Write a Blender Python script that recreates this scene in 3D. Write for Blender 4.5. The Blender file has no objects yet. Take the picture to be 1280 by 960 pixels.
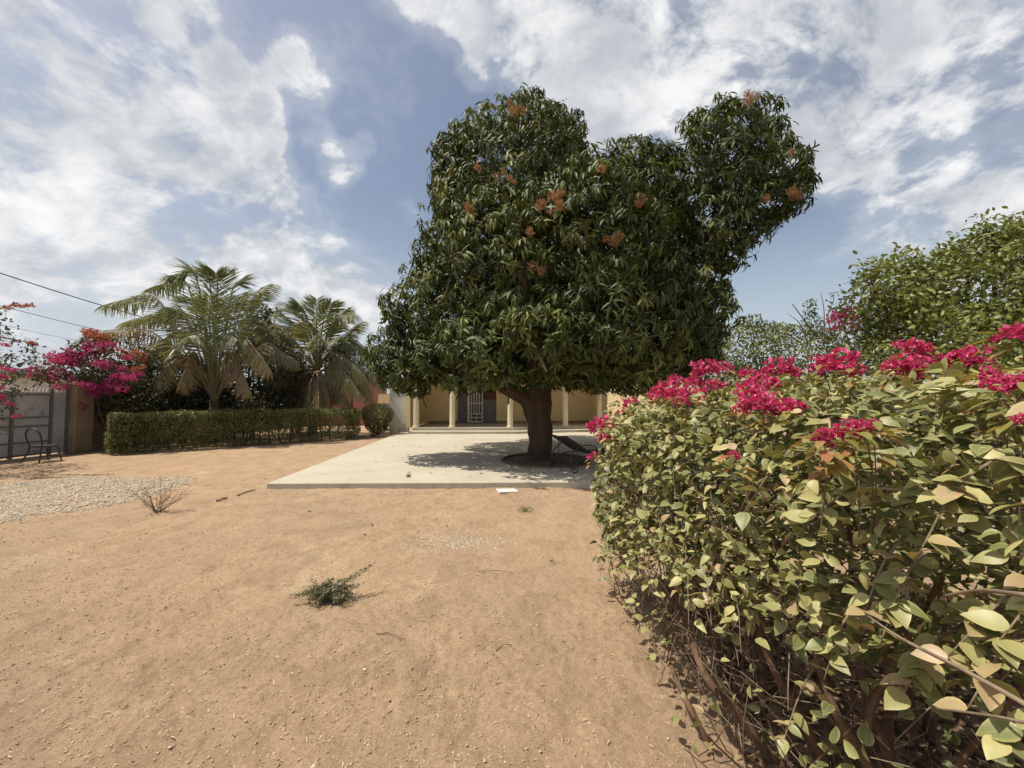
import bpy, math, random
import numpy as np
from mathutils import Vector, Matrix, noise

random.seed(7)
rng = np.random.default_rng(7)
C = bpy.context.scene
COL = C.collection
R = math.radians

# ------------------------------------------------------------------ camera
CAM_H = 1.6
F = 490.0                     # focal length in pixels of the 1280 px wide photograph
PITCH = math.atan(20.0 / F)
cam_d = bpy.data.cameras.new('camera')
cam = bpy.data.objects.new('camera', cam_d)
COL.objects.link(cam)
cam.location = (0, 0, CAM_H)
cam.rotation_euler = (R(90) + PITCH, 0, 0)
cam_d.sensor_width = 36.0
cam_d.lens = 36.0 * F / 1280.0
cam_d.clip_start = 0.02
cam_d.clip_end = 2000
C.camera = cam

# ------------------------------------------------------------------ exposure
C.view_settings.view_transform = 'Standard'
C.view_settings.look = 'None'
C.view_settings.gamma = 1
C.view_settings.exposure = 0.32

# ------------------------------------------------------------------ sun
SUN = Vector((-0.39, -0.07, 0.9)).normalized()      # towards the sun
sun_d = bpy.data.lights.new('sun', 'SUN')
sun_d.energy = 4.0
sun_d.angle = R(0.5)
sun_d.color = (1.0, 0.93, 0.82)
sun_o = bpy.data.objects.new('sun', sun_d)
COL.objects.link(sun_o)
sun_o.location = (0, 0, 40)
sun_o.rotation_euler = (-SUN).to_track_quat('-Z', 'Y').to_euler()


def ray(px, py):
    a = (px - 640) / F
    b = (480 - py) / F
    return Vector((a, math.cos(PITCH) - b * math.sin(PITCH), math.sin(PITCH) + b * math.cos(PITCH)))


def at(px, py, D):
    """the point on the sight line of a photograph pixel at depth D metres"""
    d = ray(px, py)
    return Vector((0, 0, CAM_H)) + d * (D / d.y)


def ground(px, py, z=0.0):
    d = ray(px, py)
    return Vector((0, 0, CAM_H)) + d * ((z - CAM_H) / d.z)


# ------------------------------------------------------------------ world: sky and clouds
W = bpy.data.worlds.new('World')
C.world = W
W.use_nodes = True
nt = W.node_tree
nt.nodes.clear()


class NG:
    """short hand for building node trees"""
    def __init__(s, t):
        s.t = t

    def n(s, kind, **kw):
        nd = s.t.nodes.new(kind)
        for k, v in kw.items():
            setattr(nd, k, v)
        return nd

    def put(s, sock, v):
        if hasattr(v, 'is_output') or isinstance(v, bpy.types.NodeSocket):
            s.t.links.new(v, sock)
        else:
            sock.default_value = v

    def m(s, op, a, b=None, c=None, clamp=False):
        nd = s.n('ShaderNodeMath', operation=op, use_clamp=clamp)
        s.put(nd.inputs[0], a)
        if b is not None:
            s.put(nd.inputs[1], b)
        if c is not None:
            s.put(nd.inputs[2], c)
        return nd.outputs[0]

    def v(s, op, a, b=None):
        nd = s.n('ShaderNodeVectorMath', operation=op)
        s.put(nd.inputs[0], a)
        if b is not None:
            s.put(nd.inputs[1], b)
        return nd.outputs['Value' if op in ('DOT_PRODUCT', 'LENGTH') else 'Vector']

    def smooth(s, x, lo, hi, a=0.0, b=1.0):
        nd = s.n('ShaderNodeMapRange', interpolation_type='SMOOTHSTEP')
        s.put(nd.inputs[0], x)
        nd.inputs[1].default_value = lo
        nd.inputs[2].default_value = hi
        s.put(nd.inputs[3], a)
        s.put(nd.inputs[4], b)
        return nd.outputs[0]

    def noise(s, vec, scale, detail=4, rough=0.55, dist=0.0):
        nd = s.n('ShaderNodeTexNoise')
        s.put(nd.inputs['Vector'], vec)
        nd.inputs['Scale'].default_value = scale
        nd.inputs['Detail'].default_value = detail
        nd.inputs['Roughness'].default_value = rough
        nd.inputs['Distortion'].default_value = dist
        return nd.outputs['Fac']

    def mix(s, f, a, b, mode='MIX'):
        nd = s.n('ShaderNodeMix', data_type='RGBA', blend_type=mode)
        s.put(nd.inputs[0], f)
        s.put(nd.inputs[6], a)
        s.put(nd.inputs[7], b)
        return nd.outputs[2]

    def ramp(s, f, stops):
        nd = s.n('ShaderNodeValToRGB')
        s.put(nd.inputs[0], f)
        e = nd.color_ramp.elements
        while len(e) < len(stops):
            e.new(0.5)
        for el, (p, c) in zip(e, stops):
            el.position = p
            el.color = c if len(c) == 4 else (*c, 1)
        return nd.outputs[0]


g = NG(nt)
SKY_K = 0.15
tc = g.n('ShaderNodeTexCoord')
dirv = g.v('NORMALIZE', tc.outputs['Generated'])
sky = g.n('ShaderNodeTexSky', sky_type='NISHITA')
sky.sun_disc = False
sky.sun_elevation = math.asin(SUN.z)
sky.sun_rotation = math.atan2(SUN.x, SUN.y)
sky.altitude = 0
sky.air_density = 1.0
sky.dust_density = 2.2
sky.ozone_density = 1.0
sep = g.n('ShaderNodeSeparateXYZ')
g.put(sep.inputs[0], dirv)
zc = g.m('ADD', g.m('MAXIMUM', sep.outputs[2], 0.0), 0.55)
cmb = g.n('ShaderNodeCombineXYZ')
g.put(cmb.inputs[0], g.m('DIVIDE', sep.outputs[0], zc))
g.put(cmb.inputs[1], g.m('DIVIDE', sep.outputs[1], zc))
P = cmb.outputs[0]
# where the cloud banks and the clear gaps lie: (photo x, photo y, angular radius in degrees, weight)
BANKS = [(-150, 60, 24, 0.40), (60, 100, 15, 0.26), (180, 215, 12, 0.28), (330, 305, 11, 0.28), (440, 345, 8, 0.22), (80, 290, 14, 0.22),
         (40, 190, 8, 0.2), (235, 10, 7, -0.22), (470, 190, 12, -0.42), (400, 70, 10, -0.22), (300, 150, 5, -0.06), (565, 130, 8, -0.35),
         (560, 0, 8, 0.32), (700, 60, 10, 0.26), (860, 40, 12, 0.28), (790, 150, 6, -0.02), (1010, 60, 9, 0.12),
         (1170, 130, 15, 0.34), (1300, 60, 18, 0.26), (1250, 250, 9, 0.18), (960, 330, 9, -0.34), (1060, 330, 9, -0.28), (300, 105, 3, 0.28), (330, 155, 3, 0.22),
         (375, 95, 3.5, 0.25), (427, 205, 3, 0.3), (500, 300, 7, -0.16), (190, 15, 3, 0.2), (110, 25, 6, -0.12)]
cov = None
for px, py, rad, w in BANKS:
    d = ray(px, py).normalized()
    dot = g.v('DOT_PRODUCT', dirv, (d.x, d.y, d.z))
    b = g.m('MULTIPLY', g.smooth(dot, math.cos(R(rad * 1.35)), math.cos(R(rad * 0.15))), w)
    cov = b if cov is None else g.m('ADD', cov, b)
warp = g.n('ShaderNodeTexNoise')
g.put(warp.inputs['Vector'], P)
warp.inputs['Scale'].default_value = 2.2
warp.inputs['Detail'].default_value = 3
wv = g.v('MULTIPLY', g.v('SUBTRACT', warp.outputs['Color'], (0.5, 0.5, 0.5)), (0.22, 0.22, 0.22))
P2 = g.v('ADD', P, wv)
mp = g.n('ShaderNodeMapping')
g.put(mp.inputs[0], P2)
mp.inputs['Rotation'].default_value = (0, 0, R(35))
mp.inputs['Scale'].default_value = (1.0, 1.2, 1.0)
cov = g.m('MAXIMUM', g.m('MINIMUM', cov, 0.25), -0.25)
# small separate puffs
for px, py, rad, w in ((285, 10, 3.0, 0.34), (300, 108, 3.2, 0.42), (332, 155, 2.4, 0.36), (375, 92, 3.4, 0.42), (428, 205, 2.6, 0.40), (195, 15, 2.0, 0.30), (455, 180, 1.4, 0.26), (350, 60, 2.6, 0.3), (510, 275, 3.0, 0.2),
                       (590, 95, 2.0, 0.3), (735, 160, 3.0, 0.36), (560, 18, 5.0, 0.22), (395, 170, 2.0, 0.25)):
    d = ray(px, py).normalized()
    dot = g.v('DOT_PRODUCT', dirv, (d.x, d.y, d.z))
    cov = g.m('ADD', cov, g.m('MULTIPLY', g.smooth(dot, math.cos(R(rad * 1.35)), math.cos(R(0.1))), w * 0.85))
n1 = g.noise(mp.outputs[0], 3.6, 10, 0.60)
n2 = g.noise(P2, 15.0, 8, 0.62)
n3 = g.noise(mp.outputs[0], 0.55, 3, 0.5)
dens_raw = g.m('ADD', g.m('SUBTRACT', g.m('ADD', g.m('MULTIPLY', n1, 1.25), g.m('MULTIPLY', n2, 0.55)), 0.40), g.m('MULTIPLY', cov, 1.0))
dens = g.smooth(dens_raw, 0.555, 0.80)
wisp = g.m('MULTIPLY', g.smooth(dens_raw, 0.30, 0.66), 0.28)
dens = g.m('MAXIMUM', dens, wisp)
low = g.smooth(sep.outputs[2], 0.0, 0.46, 0.82, 0.0)       # milky air near the horizon
n4 = g.noise(P2, 5.0, 6, 0.55)
cl_shade = g.smooth(g.m('ADD', g.m('MULTIPLY', n2, 0.35), g.m('MULTIPLY', n4, 0.65)), 0.38, 0.66)
cl_col = g.mix(cl_shade, (2.9, 3.05, 3.3, 1), (5.35, 5.35, 5.3, 1))
base = g.mix(1.0, sky.outputs[0], (0.82, 0.74, 0.66, 1), 'MULTIPLY')
base = g.mix(low, base, (3.15, 3.55, 4.0, 1))
colr = g.mix(g.m('MULTIPLY', dens, g.smooth(sep.outputs[2], -0.02, 0.22, 0.25, 0.95)), base, cl_col)
bg = g.n('ShaderNodeBackground')
g.put(bg.inputs[0], colr)
bg.inputs[1].default_value = SKY_K
wo = g.n('ShaderNodeOutputWorld')
nt.links.new(bg.outputs[0], wo.inputs[0])


# ------------------------------------------------------------------ materials
def new_mat(name):
    m = bpy.data.materials.new(name)
    m.use_nodes = True
    m.node_tree.nodes.clear()
    gg = NG(m.node_tree)
    out = gg.n('ShaderNodeOutputMaterial')
    return m, gg, out


def surf(name, c1, c2, scale=3.0, rough=0.8, bump=0.3, bscale=40.0, bdist=0.01, c3=None, metallic=0.0, stretch=None, spec=0.35):
    """rough mineral, metal or wooden surface with blotches of colour and fine relief"""
    m, gg, out = new_mat(name)
    tcn = gg.n('ShaderNodeTexCoord')
    vec = tcn.outputs['Object']
    if stretch:
        mpn = gg.n('ShaderNodeMapping')
        gg.put(mpn.inputs[0], vec)
        mpn.inputs['Scale'].default_value = stretch
        vec = mpn.outputs[0]
    f = gg.smooth(gg.noise(vec, scale, 6, 0.6, 0.3), 0.32, 0.68)
    col = gg.mix(f, (*c1, 1), (*c2, 1))
    if c3:
        f3 = gg.smooth(gg.noise(vec, scale * 3.1, 5, 0.65, 0.6), 0.56, 0.74)
        col = gg.mix(f3, col, (*c3, 1))
    b = gg.n('ShaderNodeBsdfPrincipled')
    gg.put(b.inputs['Base Color'], col)
    gg.put(b.inputs['Roughness'], gg.smooth(f, 0, 1, rough - 0.06, min(1, rough + 0.06)))
    b.inputs['Metallic'].default_value = metallic
    b.inputs['Specular IOR Level'].default_value = spec
    bn = gg.n('ShaderNodeBump')
    bn.inputs['Strength'].default_value = bump
    bn.inputs['Distance'].default_value = bdist
    gg.put(bn.inputs['Height'], gg.noise(vec, bscale, 6, 0.65))
    gg.put(b.inputs['Normal'], bn.outputs[0])
    gg.put(out.inputs[0], b.outputs[0])
    return m


def leafmat(name, stops, rough=0.42, trans=0.25, edge=None, spec=0.5, blotch=None):
    """leaf: colour from the per-leaf attribute 'tint'; paler margin from 'edge'; light passes through a little"""
    m, gg, out = new_mat(name)
    at1 = gg.n('ShaderNodeAttribute', attribute_name='tint')
    col = gg.ramp(at1.outputs['Fac'], stops)
    tcn = gg.n('ShaderNodeTexCoord')
    nz = gg.noise(tcn.outputs['Object'], 60.0, 3, 0.6)
    col = gg.mix(gg.smooth(nz, 0.35, 0.7, 0.0, 0.28), col, (0.42, 0.42, 0.25, 1) if blotch is None else (*blotch, 1))
    if edge:
        at2 = gg.n('ShaderNodeAttribute', attribute_name='edge')
        rib = gg.m('MULTIPLY', gg.smooth(at2.outputs['Fac'], 0.0, 0.09, 1.0, 0.0), 0.35)
        col = gg.mix(rib, col, (0.40, 0.37, 0.17, 1))
        ef = gg.m('MULTIPLY', gg.smooth(gg.m('ADD', at2.outputs['Fac'], gg.m('MULTIPLY', nz, 0.5)), 0.78, 1.2), edge[1])
        col = gg.mix(ef, col, (*edge[0], 1))
    b = gg.n('ShaderNodeBsdfPrincipled')
    gg.put(b.inputs['Base Color'], col)
    b.inputs['Roughness'].default_value = rough
    b.inputs['Specular IOR Level'].default_value = spec
    tr = gg.n('ShaderNodeBsdfTranslucent')
    gg.put(tr.inputs[0], gg.mix(1.0, col, (1.3, 1.25, 0.6, 1), 'MULTIPLY'))
    ms = gg.n('ShaderNodeMixShader')
    ms.inputs[0].default_value = trans
    gg.put(ms.inputs[1], b.outputs[0])
    gg.put(ms.inputs[2], tr.outputs[0])
    gg.put(out.inputs[0], ms.outputs[0])
    return m


M = {}
M['concrete'] = surf('pale_concrete', (0.475, 0.435, 0.34), (0.42, 0.38, 0.29), 0.9, 0.85, 0.35, 60, 0.006, c3=(0.35, 0.31, 0.235))
M['ochre'] = surf('ochre_plaster', (0.78, 0.63, 0.385), (0.72, 0.575, 0.345), 1.1, 0.85, 0.3, 50, 0.006)
M['cream'] = surf('cream_paint', (0.72, 0.66, 0.47), (0.66, 0.59, 0.41), 2, 0.7, 0.2, 50, 0.004)
M['whitewash'] = surf('whitewash', (0.76, 0.74, 0.69), (0.62, 0.60, 0.55), 2.2, 0.85, 0.4, 30, 0.01, c3=(0.35, 0.33, 0.29))
M['salmon'] = surf('salmon_plaster', (0.46, 0.225, 0.185), (0.40, 0.195, 0.16), 1.2, 0.85, 0.3, 40, 0.006)
M['dark_red'] = surf('dark_red_paint', (0.12, 0.035, 0.03), (0.09, 0.03, 0.025), 4, 0.6, 0.1, 40, 0.003)
M['grey_roof'] = surf('grey_roof', (0.20, 0.19, 0.18), (0.28, 0.27, 0.25), 1.5, 0.8, 0.3, 30, 0.01)
M['grey_door'] = surf('grey_door_paint', (0.16, 0.165, 0.19), (0.13, 0.135, 0.155), 3, 0.55, 0.1, 60, 0.002)
M['white_metal'] = surf('white_metal', (0.78, 0.76, 0.70), (0.70, 0.68, 0.62), 8, 0.5, 0.1, 60, 0.002)
M['gate_grey'] = surf('gate_grey_paint', (0.46, 0.47, 0.47), (0.38, 0.385, 0.38), 1.8, 0.6, 0.15, 30, 0.003, c3=(0.24, 0.22, 0.2))
M['gate_dark'] = surf('gate_frame_paint', (0.17, 0.165, 0.16), (0.13, 0.12, 0.11), 5, 0.6, 0.2, 60, 0.003)
M['pillar'] = surf('weathered_render', (0.36, 0.27, 0.17), (0.25, 0.18, 0.11), 1.8, 0.9, 0.5, 25, 0.015, c3=(0.18, 0.135, 0.09))
M['bark'] = surf('mango_bark', (0.095, 0.062, 0.038), (0.055, 0.036, 0.023), 4, 0.95, 1.0, 26, 0.03, stretch=(1, 1, 0.35))
M['stem'] = surf('brown_stem', (0.17, 0.10, 0.06), (0.10, 0.06, 0.036), 14, 0.9, 0.6, 120, 0.004, stretch=(1, 1, 0.4))
M['pale_stem'] = surf('pale_dry_stem', (0.27, 0.205, 0.14), (0.17, 0.125, 0.085), 20, 0.9, 0.6, 150, 0.003)
M['dry_twig'] = surf('dry_twig', (0.20, 0.135, 0.09), (0.13, 0.085, 0.055), 20, 0.9, 0.4, 80, 0.003)
M['palm_trunk'] = surf('palm_trunk', (0.16, 0.12, 0.085), (0.09, 0.065, 0.045), 6, 0.95, 0.8, 30, 0.02)
M['soil'] = surf('dark_soil', (0.15, 0.105, 0.065), (0.10, 0.07, 0.045), 6, 0.95, 0.9, 40, 0.02, c3=(0.2, 0.15, 0.09))
M['black_metal'] = surf('black_metal', (0.035, 0.03, 0.028), (0.055, 0.042, 0.035), 20, 0.5, 0.2, 90, 0.002, spec=0.5)
M['black_fabric'] = surf('black_sling', (0.03, 0.028, 0.032), (0.045, 0.04, 0.042), 12, 0.8, 0.3, 200, 0.002)
M['wire'] = surf('black_cable', (0.05, 0.05, 0.055), (0.07, 0.07, 0.075), 2, 0.6, 0.1, 20, 0.002)
M['stone_white'] = surf('white_stone', (0.55, 0.49, 0.375), (0.36, 0.31, 0.22), 26.0, 0.8, 0.4, 60, 0.004)
M['paving_white'] = surf('white_tile', (0.74, 0.72, 0.66), (0.64, 0.61, 0.53), 6, 0.6, 0.2, 60, 0.003)
M['pebble'] = surf('sandy_pebble', (0.46, 0.35, 0.22), (0.27, 0.18, 0.11), 30, 0.85, 0.3, 90, 0.003, c3=(0.75, 0.68, 0.55))
M['straw'] = surf('straw', (0.52, 0.42, 0.25), (0.36, 0.27, 0.15), 6, 0.85, 0.2, 80, 0.002)

M['mango_leaf'] = leafmat('mango_leaf', [(0.0, (0.024, 0.038, 0.012)), (0.45, (0.070, 0.094, 0.024)), (0.8, (0.155, 0.180, 0.046)), (1.0, (0.22, 0.21, 0.06))],
                          rough=0.50, trans=0.16, spec=0.26, blotch=(0.10, 0.12, 0.045))
M['panicle'] = leafmat('mango_panicle', [(0, (0.27, 0.12, 0.07)), (1, (0.42, 0.23, 0.13))], rough=0.7, trans=0.2, spec=0.2, blotch=(0.45, 0.3, 0.15))
M['boug_leaf'] = leafmat('bougainvillea_leaf', [(0.0, (0.06, 0.082, 0.027)), (0.35, (0.155, 0.178, 0.060)), (0.65, (0.29, 0.287, 0.110)), (0.85, (0.45, 0.415, 0.175)), (0.93, (0.36, 0.25, 0.14)), (1.0, (0.46, 0.34, 0.20))],
                         rough=0.45, trans=0.13, edge=((0.44, 0.38, 0.15), 0.42), spec=0.4, blotch=(0.26, 0.25, 0.12))
M['litter_leaf'] = leafmat('litter_leaf', [(0.86, (0.07, 0.045, 0.028)), (0.97, (0.14, 0.09, 0.055)), (1.0, (0.26, 0.18, 0.11))], rough=0.8, trans=0.1, spec=0.15, blotch=(0.15, 0.1, 0.06))  # dead-leaf brown, darkened to deepen the shade on the ground under the hedge
M['young_leaf'] = leafmat('bougainvillea_young_leaf', [(0.0, (0.20, 0.19, 0.035)), (0.6, (0.30, 0.20, 0.05)), (1.0, (0.34, 0.12, 0.05))],
                          rough=0.42, trans=0.3, spec=0.4)
M['bract'] = leafmat('magenta_bract', [(0.0, (0.34, 0.016, 0.085)), (0.5, (0.56, 0.045, 0.18)), (1.0, (0.72, 0.18, 0.36))], rough=0.65, trans=0.3, spec=0.2, blotch=(0.58, 0.11, 0.23))
M['bract_pink'] = leafmat('pink_bract', [(0.0, (0.36, 0.035, 0.17)), (1.0, (0.58, 0.12, 0.34))], rough=0.65, trans=0.3, spec=0.2, blotch=(0.55, 0.06, 0.22))
M['bract_orange'] = leafmat('orange_bract', [(0.0, (0.40, 0.10, 0.085)), (1.0, (0.50, 0.19, 0.14))], rough=0.65, trans=0.3, spec=0.2, blotch=(0.5, 0.15, 0.08))
M['tiny_flower'] = surf('cream_flower', (0.8, 0.76, 0.62), (0.75, 0.7, 0.5), 9, 0.7, 0.1, 50, 0.001)
M['hedge_leaf'] = leafmat('hedge_leaf', [(0.0, (0.085, 0.10, 0.036)), (0.6, (0.19, 0.205, 0.072)), (1.0, (0.31, 0.30, 0.12))], rough=0.5, trans=0.2, spec=0.35, blotch=(0.13, 0.13, 0.05))
M['palm_leaf'] = leafmat('palm_leaf', [(0.0, (0.10, 0.135, 0.062)), (0.55, (0.185, 0.215, 0.105)), (0.8, (0.31, 0.275, 0.145)), (1.0, (0.30, 0.225, 0.15))], rough=0.4, trans=0.25, spec=0.5, blotch=(0.2, 0.2, 0.12))
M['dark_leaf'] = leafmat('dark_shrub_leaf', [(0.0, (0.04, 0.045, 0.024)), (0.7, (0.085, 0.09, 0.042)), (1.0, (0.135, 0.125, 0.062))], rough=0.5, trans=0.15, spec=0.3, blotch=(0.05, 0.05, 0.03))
M['olive_leaf'] = leafmat('olive_leaf', [(0.0, (0.07, 0.095, 0.028)), (0.6, (0.16, 0.19, 0.055)), (1.0, (0.27, 0.28, 0.095))], rough=0.5, trans=0.22, spec=0.35, blotch=(0.2, 0.19, 0.1))
M['green_leaf'] = leafmat('bright_tree_leaf', [(0.0, (0.11, 0.14, 0.035)), (0.6, (0.22, 0.25, 0.07)), (1.0, (0.34, 0.35, 0.12))], rough=0.42, trans=0.25, spec=0.45, blotch=(0.16, 0.19, 0.07))
M['grey_green'] = leafmat('grey_green_leaf', [(0.0, (0.13, 0.135, 0.08)), (1.0, (0.29, 0.28, 0.17))], rough=0.6, trans=0.2, spec=0.25, blotch=(0.2, 0.2, 0.12))


def sand_material():
    m, gg, out = new_mat('sandy_ground')
    tcn = gg.n('ShaderNodeTexCoord')
    vec = tcn.outputs['Object']
    big = gg.smooth(gg.noise(vec, 0.45, 5, 0.6, 0.4), 0.35, 0.68)
    mid = gg.smooth(gg.noise(vec, 2.6, 7, 0.68, 0.5), 0.42, 0.66)
    fine = gg.smooth(gg.noise(vec, 42, 6, 0.75), 0.36, 0.66)
    grain = gg.noise(vec, 260, 3, 0.8)
    col = gg.mix(big, (0.475, 0.328, 0.205, 1), (0.39, 0.283, 0.187, 1))
    bl = gg.smooth(gg.noise(vec, 0.9, 6, 0.7, 0.8), 0.52, 0.66)
    col = gg.mix(gg.m('MULTIPLY', bl, 0.8), col, (0.52, 0.395, 0.25, 1))
    dk = gg.smooth(gg.noise(vec, 1.3, 7, 0.72, 1.0), 0.54, 0.70)
    col = gg.mix(gg.m('MULTIPLY', dk, 0.75), col, (0.27, 0.195, 0.125, 1))
    col = gg.mix(gg.m('MULTIPLY', mid, 0.7), col, (0.30, 0.21, 0.125, 1))
    col = gg.mix(gg.m('MULTIPLY', fine, 0.5), col, (0.27, 0.185, 0.105, 1))
    col = gg.mix(gg.smooth(grain, 0.30, 0.42, 0.45, 0.0), col, (0.15, 0.095, 0.055, 1))
    col = gg.mix(gg.smooth(grain, 0.60, 0.72, 0.0, 0.45), col, (0.60, 0.47, 0.31, 1))
    spk = gg.noise(vec, 88, 3, 0.7)
    col = gg.mix(gg.smooth(spk, 0.57, 0.66, 0.0, 0.62), col, (0.17, 0.115, 0.07, 1))
    col = gg.mix(gg.smooth(spk, 0.42, 0.33, 0.0, 0.5), col, (0.56, 0.44, 0.29, 1))
    b = gg.n('ShaderNodeBsdfPrincipled')
    gg.put(b.inputs['Base Color'], col)
    b.inputs['Roughness'].default_value = 0.95
    b.inputs['Specular IOR Level'].default_value = 0.15
    h = gg.m('ADD', gg.m('MULTIPLY', gg.noise(vec, 38, 6, 0.72), 0.7), gg.m('MULTIPLY', grain, 0.3))
    bn = gg.n('ShaderNodeBump')
    bn.inputs['Strength'].default_value = 1.0
    bn.inputs['Distance'].default_value = 0.02
    gg.put(bn.inputs['Height'], h)
    gg.put(b.inputs['Normal'], bn.outputs[0])
    gg.put(out.inputs[0], b.outputs[0])
    return m


M['sand'] = sand_material()


# ------------------------------------------------------------------ helpers: objects
def tag(o, label=None, cat=None, group=None, kind=None):
    if label: o['label'] = label
    if cat: o['category'] = cat
    if group: o['group'] = group
    if kind: o['kind'] = kind
    return o


def empty(name, loc, label=None, cat=None, group=None):
    o = bpy.data.objects.new(name, None)
    o.empty_display_size = 0.2
    o.location = loc
    COL.objects.link(o)
    return tag(o, label, cat, group)


def link(name, me, parent=None):
    o = bpy.data.objects.new(name, me)
    COL.objects.link(o)
    if parent is not None:
        o.parent = parent
        if parent.type == 'EMPTY':
            o.matrix_parent_inverse = Matrix.Translation(-Vector(parent.location))
    return o


def copy_tree(o, parent=None):
    c = o.copy()
    COL.objects.link(c)
    if parent is not None:
        c.parent = parent
    for ch in list(o.children):
        copy_tree(ch, c)
    return c


def np_mesh(name, V, T, mat, attrs=None, smooth=False):
    """mesh from numpy arrays of vertices and triangles; mat one material or (list, index array)"""
    me = bpy.data.meshes.new(name)
    V = np.asarray(V, np.float32)
    T = np.asarray(T, np.int32)
    k = T.shape[1]
    me.vertices.add(len(V))
    me.vertices.foreach_set('co', V.ravel())
    me.loops.add(T.size)
    me.loops.foreach_set('vertex_index', T.ravel())
    me.polygons.add(len(T))
    me.polygons.foreach_set('loop_start', np.arange(0, T.size, k, dtype=np.int32))
    if isinstance(mat, tuple):
        for mm in mat[0]:
            me.materials.append(mm)
        me.polygons.foreach_set('material_index', np.asarray(mat[1], np.int32))
    else:
        me.materials.append(mat)
    me.polygons.foreach_set('use_smooth', np.full(len(T), smooth))
    for an, av in (attrs or {}).items():
        a = me.attributes.new(an, 'FLOAT', 'POINT')
        a.data.foreach_set('value', np.asarray(av, np.float32))
    me.update(calc_edges=True)
    return me


class MB:
    """collects shapes for ONE mesh object"""
    def __init__(s):
        s.v, s.f = [], []

    def add(s, vs, fs):
        o = len(s.v)
        s.v += [tuple(x) for x in vs]
        s.f += [tuple(i + o for i in q) for q in fs]
        return s

    def box(s, lo, hi, mtx=None):
        x0, y0, z0 = lo
        x1, y1, z1 = hi
        vs = [Vector(p) for p in ((x0, y0, z0), (x1, y0, z0), (x1, y1, z0), (x0, y1, z0), (x0, y0, z1), (x1, y0, z1), (x1, y1, z1), (x0, y1, z1))]
        if mtx is not None:
            vs = [mtx @ p for p in vs]
        return s.add(vs, [(0, 3, 2, 1), (4, 5, 6, 7), (0, 1, 5, 4), (1, 2, 6, 5), (2, 3, 7, 6), (3, 0, 4, 7)])

    def prism(s, poly, z0, z1):
        n = len(poly)
        vs = [(p[0], p[1], z0) for p in poly] + [(p[0], p[1], z1) for p in poly]
        fs = [tuple(range(n - 1, -1, -1)), tuple(range(n, 2 * n))] + [(i, (i + 1) % n, n + (i + 1) % n, n + i) for i in range(n)]
        return s.add(vs, fs)

    def tube(s, pts, rad, n=8, wob=0.0, caps=True):
        pts = [Vector(p) for p in pts]
        if not hasattr(rad, '__len__'):
            rad = [rad] * len(pts)
        vs, fs = [], []
        ref = None
        for i, p in enumerate(pts):
            t = (pts[min(i + 1, len(pts) - 1)] - pts[max(i - 1, 0)]).normalized()
            if ref is None:
                ref = Vector((1, 0, 0)) if abs(t.x) < 0.8 else Vector((0, 1, 0))
            a = (ref - t * ref.dot(t)).normalized()
            ref = a
            b = t.cross(a)
            for k in range(n):
                an = 2 * math.pi * k / n
                r = rad[i]
                if wob:
                    r *= 1 + wob * noise.noise(Vector((math.cos(an) * 1.3, math.sin(an) * 1.3, i * 0.35)) + p * 0.7)
                vs.append(p + a * (math.cos(an) * r) + b * (math.sin(an) * r))
        for i in range(len(pts) - 1):
            for k in range(n):
                k2 = (k + 1) % n
                fs.append((i * n + k, i * n + k2, (i + 1) * n + k2, (i + 1) * n + k))
        if caps:
            fs.append(tuple(range(n - 1, -1, -1)))
            fs.append(tuple(range((len(pts) - 1) * n, len(pts) * n)))
        return s.add(vs, fs)

    def ring(s, c, r, t, axis, n=20, m=6):
        """torus with centre c, radius r, thickness t about an axis"""
        ax = Vector(axis).normalized()
        a = ax.orthogonal().normalized()
        b = ax.cross(a)
        vs, fs = [], []
        for i in range(n):
            u = 2 * math.pi * i / n
            d = a * math.cos(u) + b * math.sin(u)
            for k in range(m):
                w = 2 * math.pi * k / m
                vs.append(Vector(c) + d * (r + t * math.cos(w)) + ax * (t * math.sin(w)))
        for i in range(n):
            for k in range(m):
                fs.append((i * m + k, ((i + 1) % n) * m + k, ((i + 1) % n) * m + (k + 1) % m, i * m + (k + 1) % m))
        return s.add(vs, fs)

    def build(s, name, mat, parent=None, smooth=False, bevel=0.0):
        me = bpy.data.meshes.new(name)
        me.from_pydata(s.v, [], s.f)
        me.materials.append(mat)
        if smooth:
            me.polygons.foreach_set('use_smooth', np.full(len(me.polygons), True))
        me.update()
        o = link(name, me, parent)
        if bevel:
            md = o.modifiers.new('bevel', 'BEVEL')
            md.width = bevel
            md.segments = 2
            md.limit_method = 'ANGLE'
        return o


def spline(pts, n):
    """points along a smooth curve through pts"""
    pts = [Vector(p) for p in pts]
    out = []
    ext = [pts[0] * 2 - pts[1]] + pts + [pts[-1] * 2 - pts[-2]]
    seg = len(pts) - 1
    for i in range(n + 1):
        u = i / n * seg
        k = min(int(u), seg - 1)
        t = u - k
        p0, p1, p2, p3 = ext[k:k + 4]
        out.append(0.5 * ((2 * p1) + (p2 - p0) * t + (2 * p0 - 5 * p1 + 4 * p2 - p3) * t * t + (3 * p1 - p0 - 3 * p2 + p3) * t ** 3))
    return out


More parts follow.
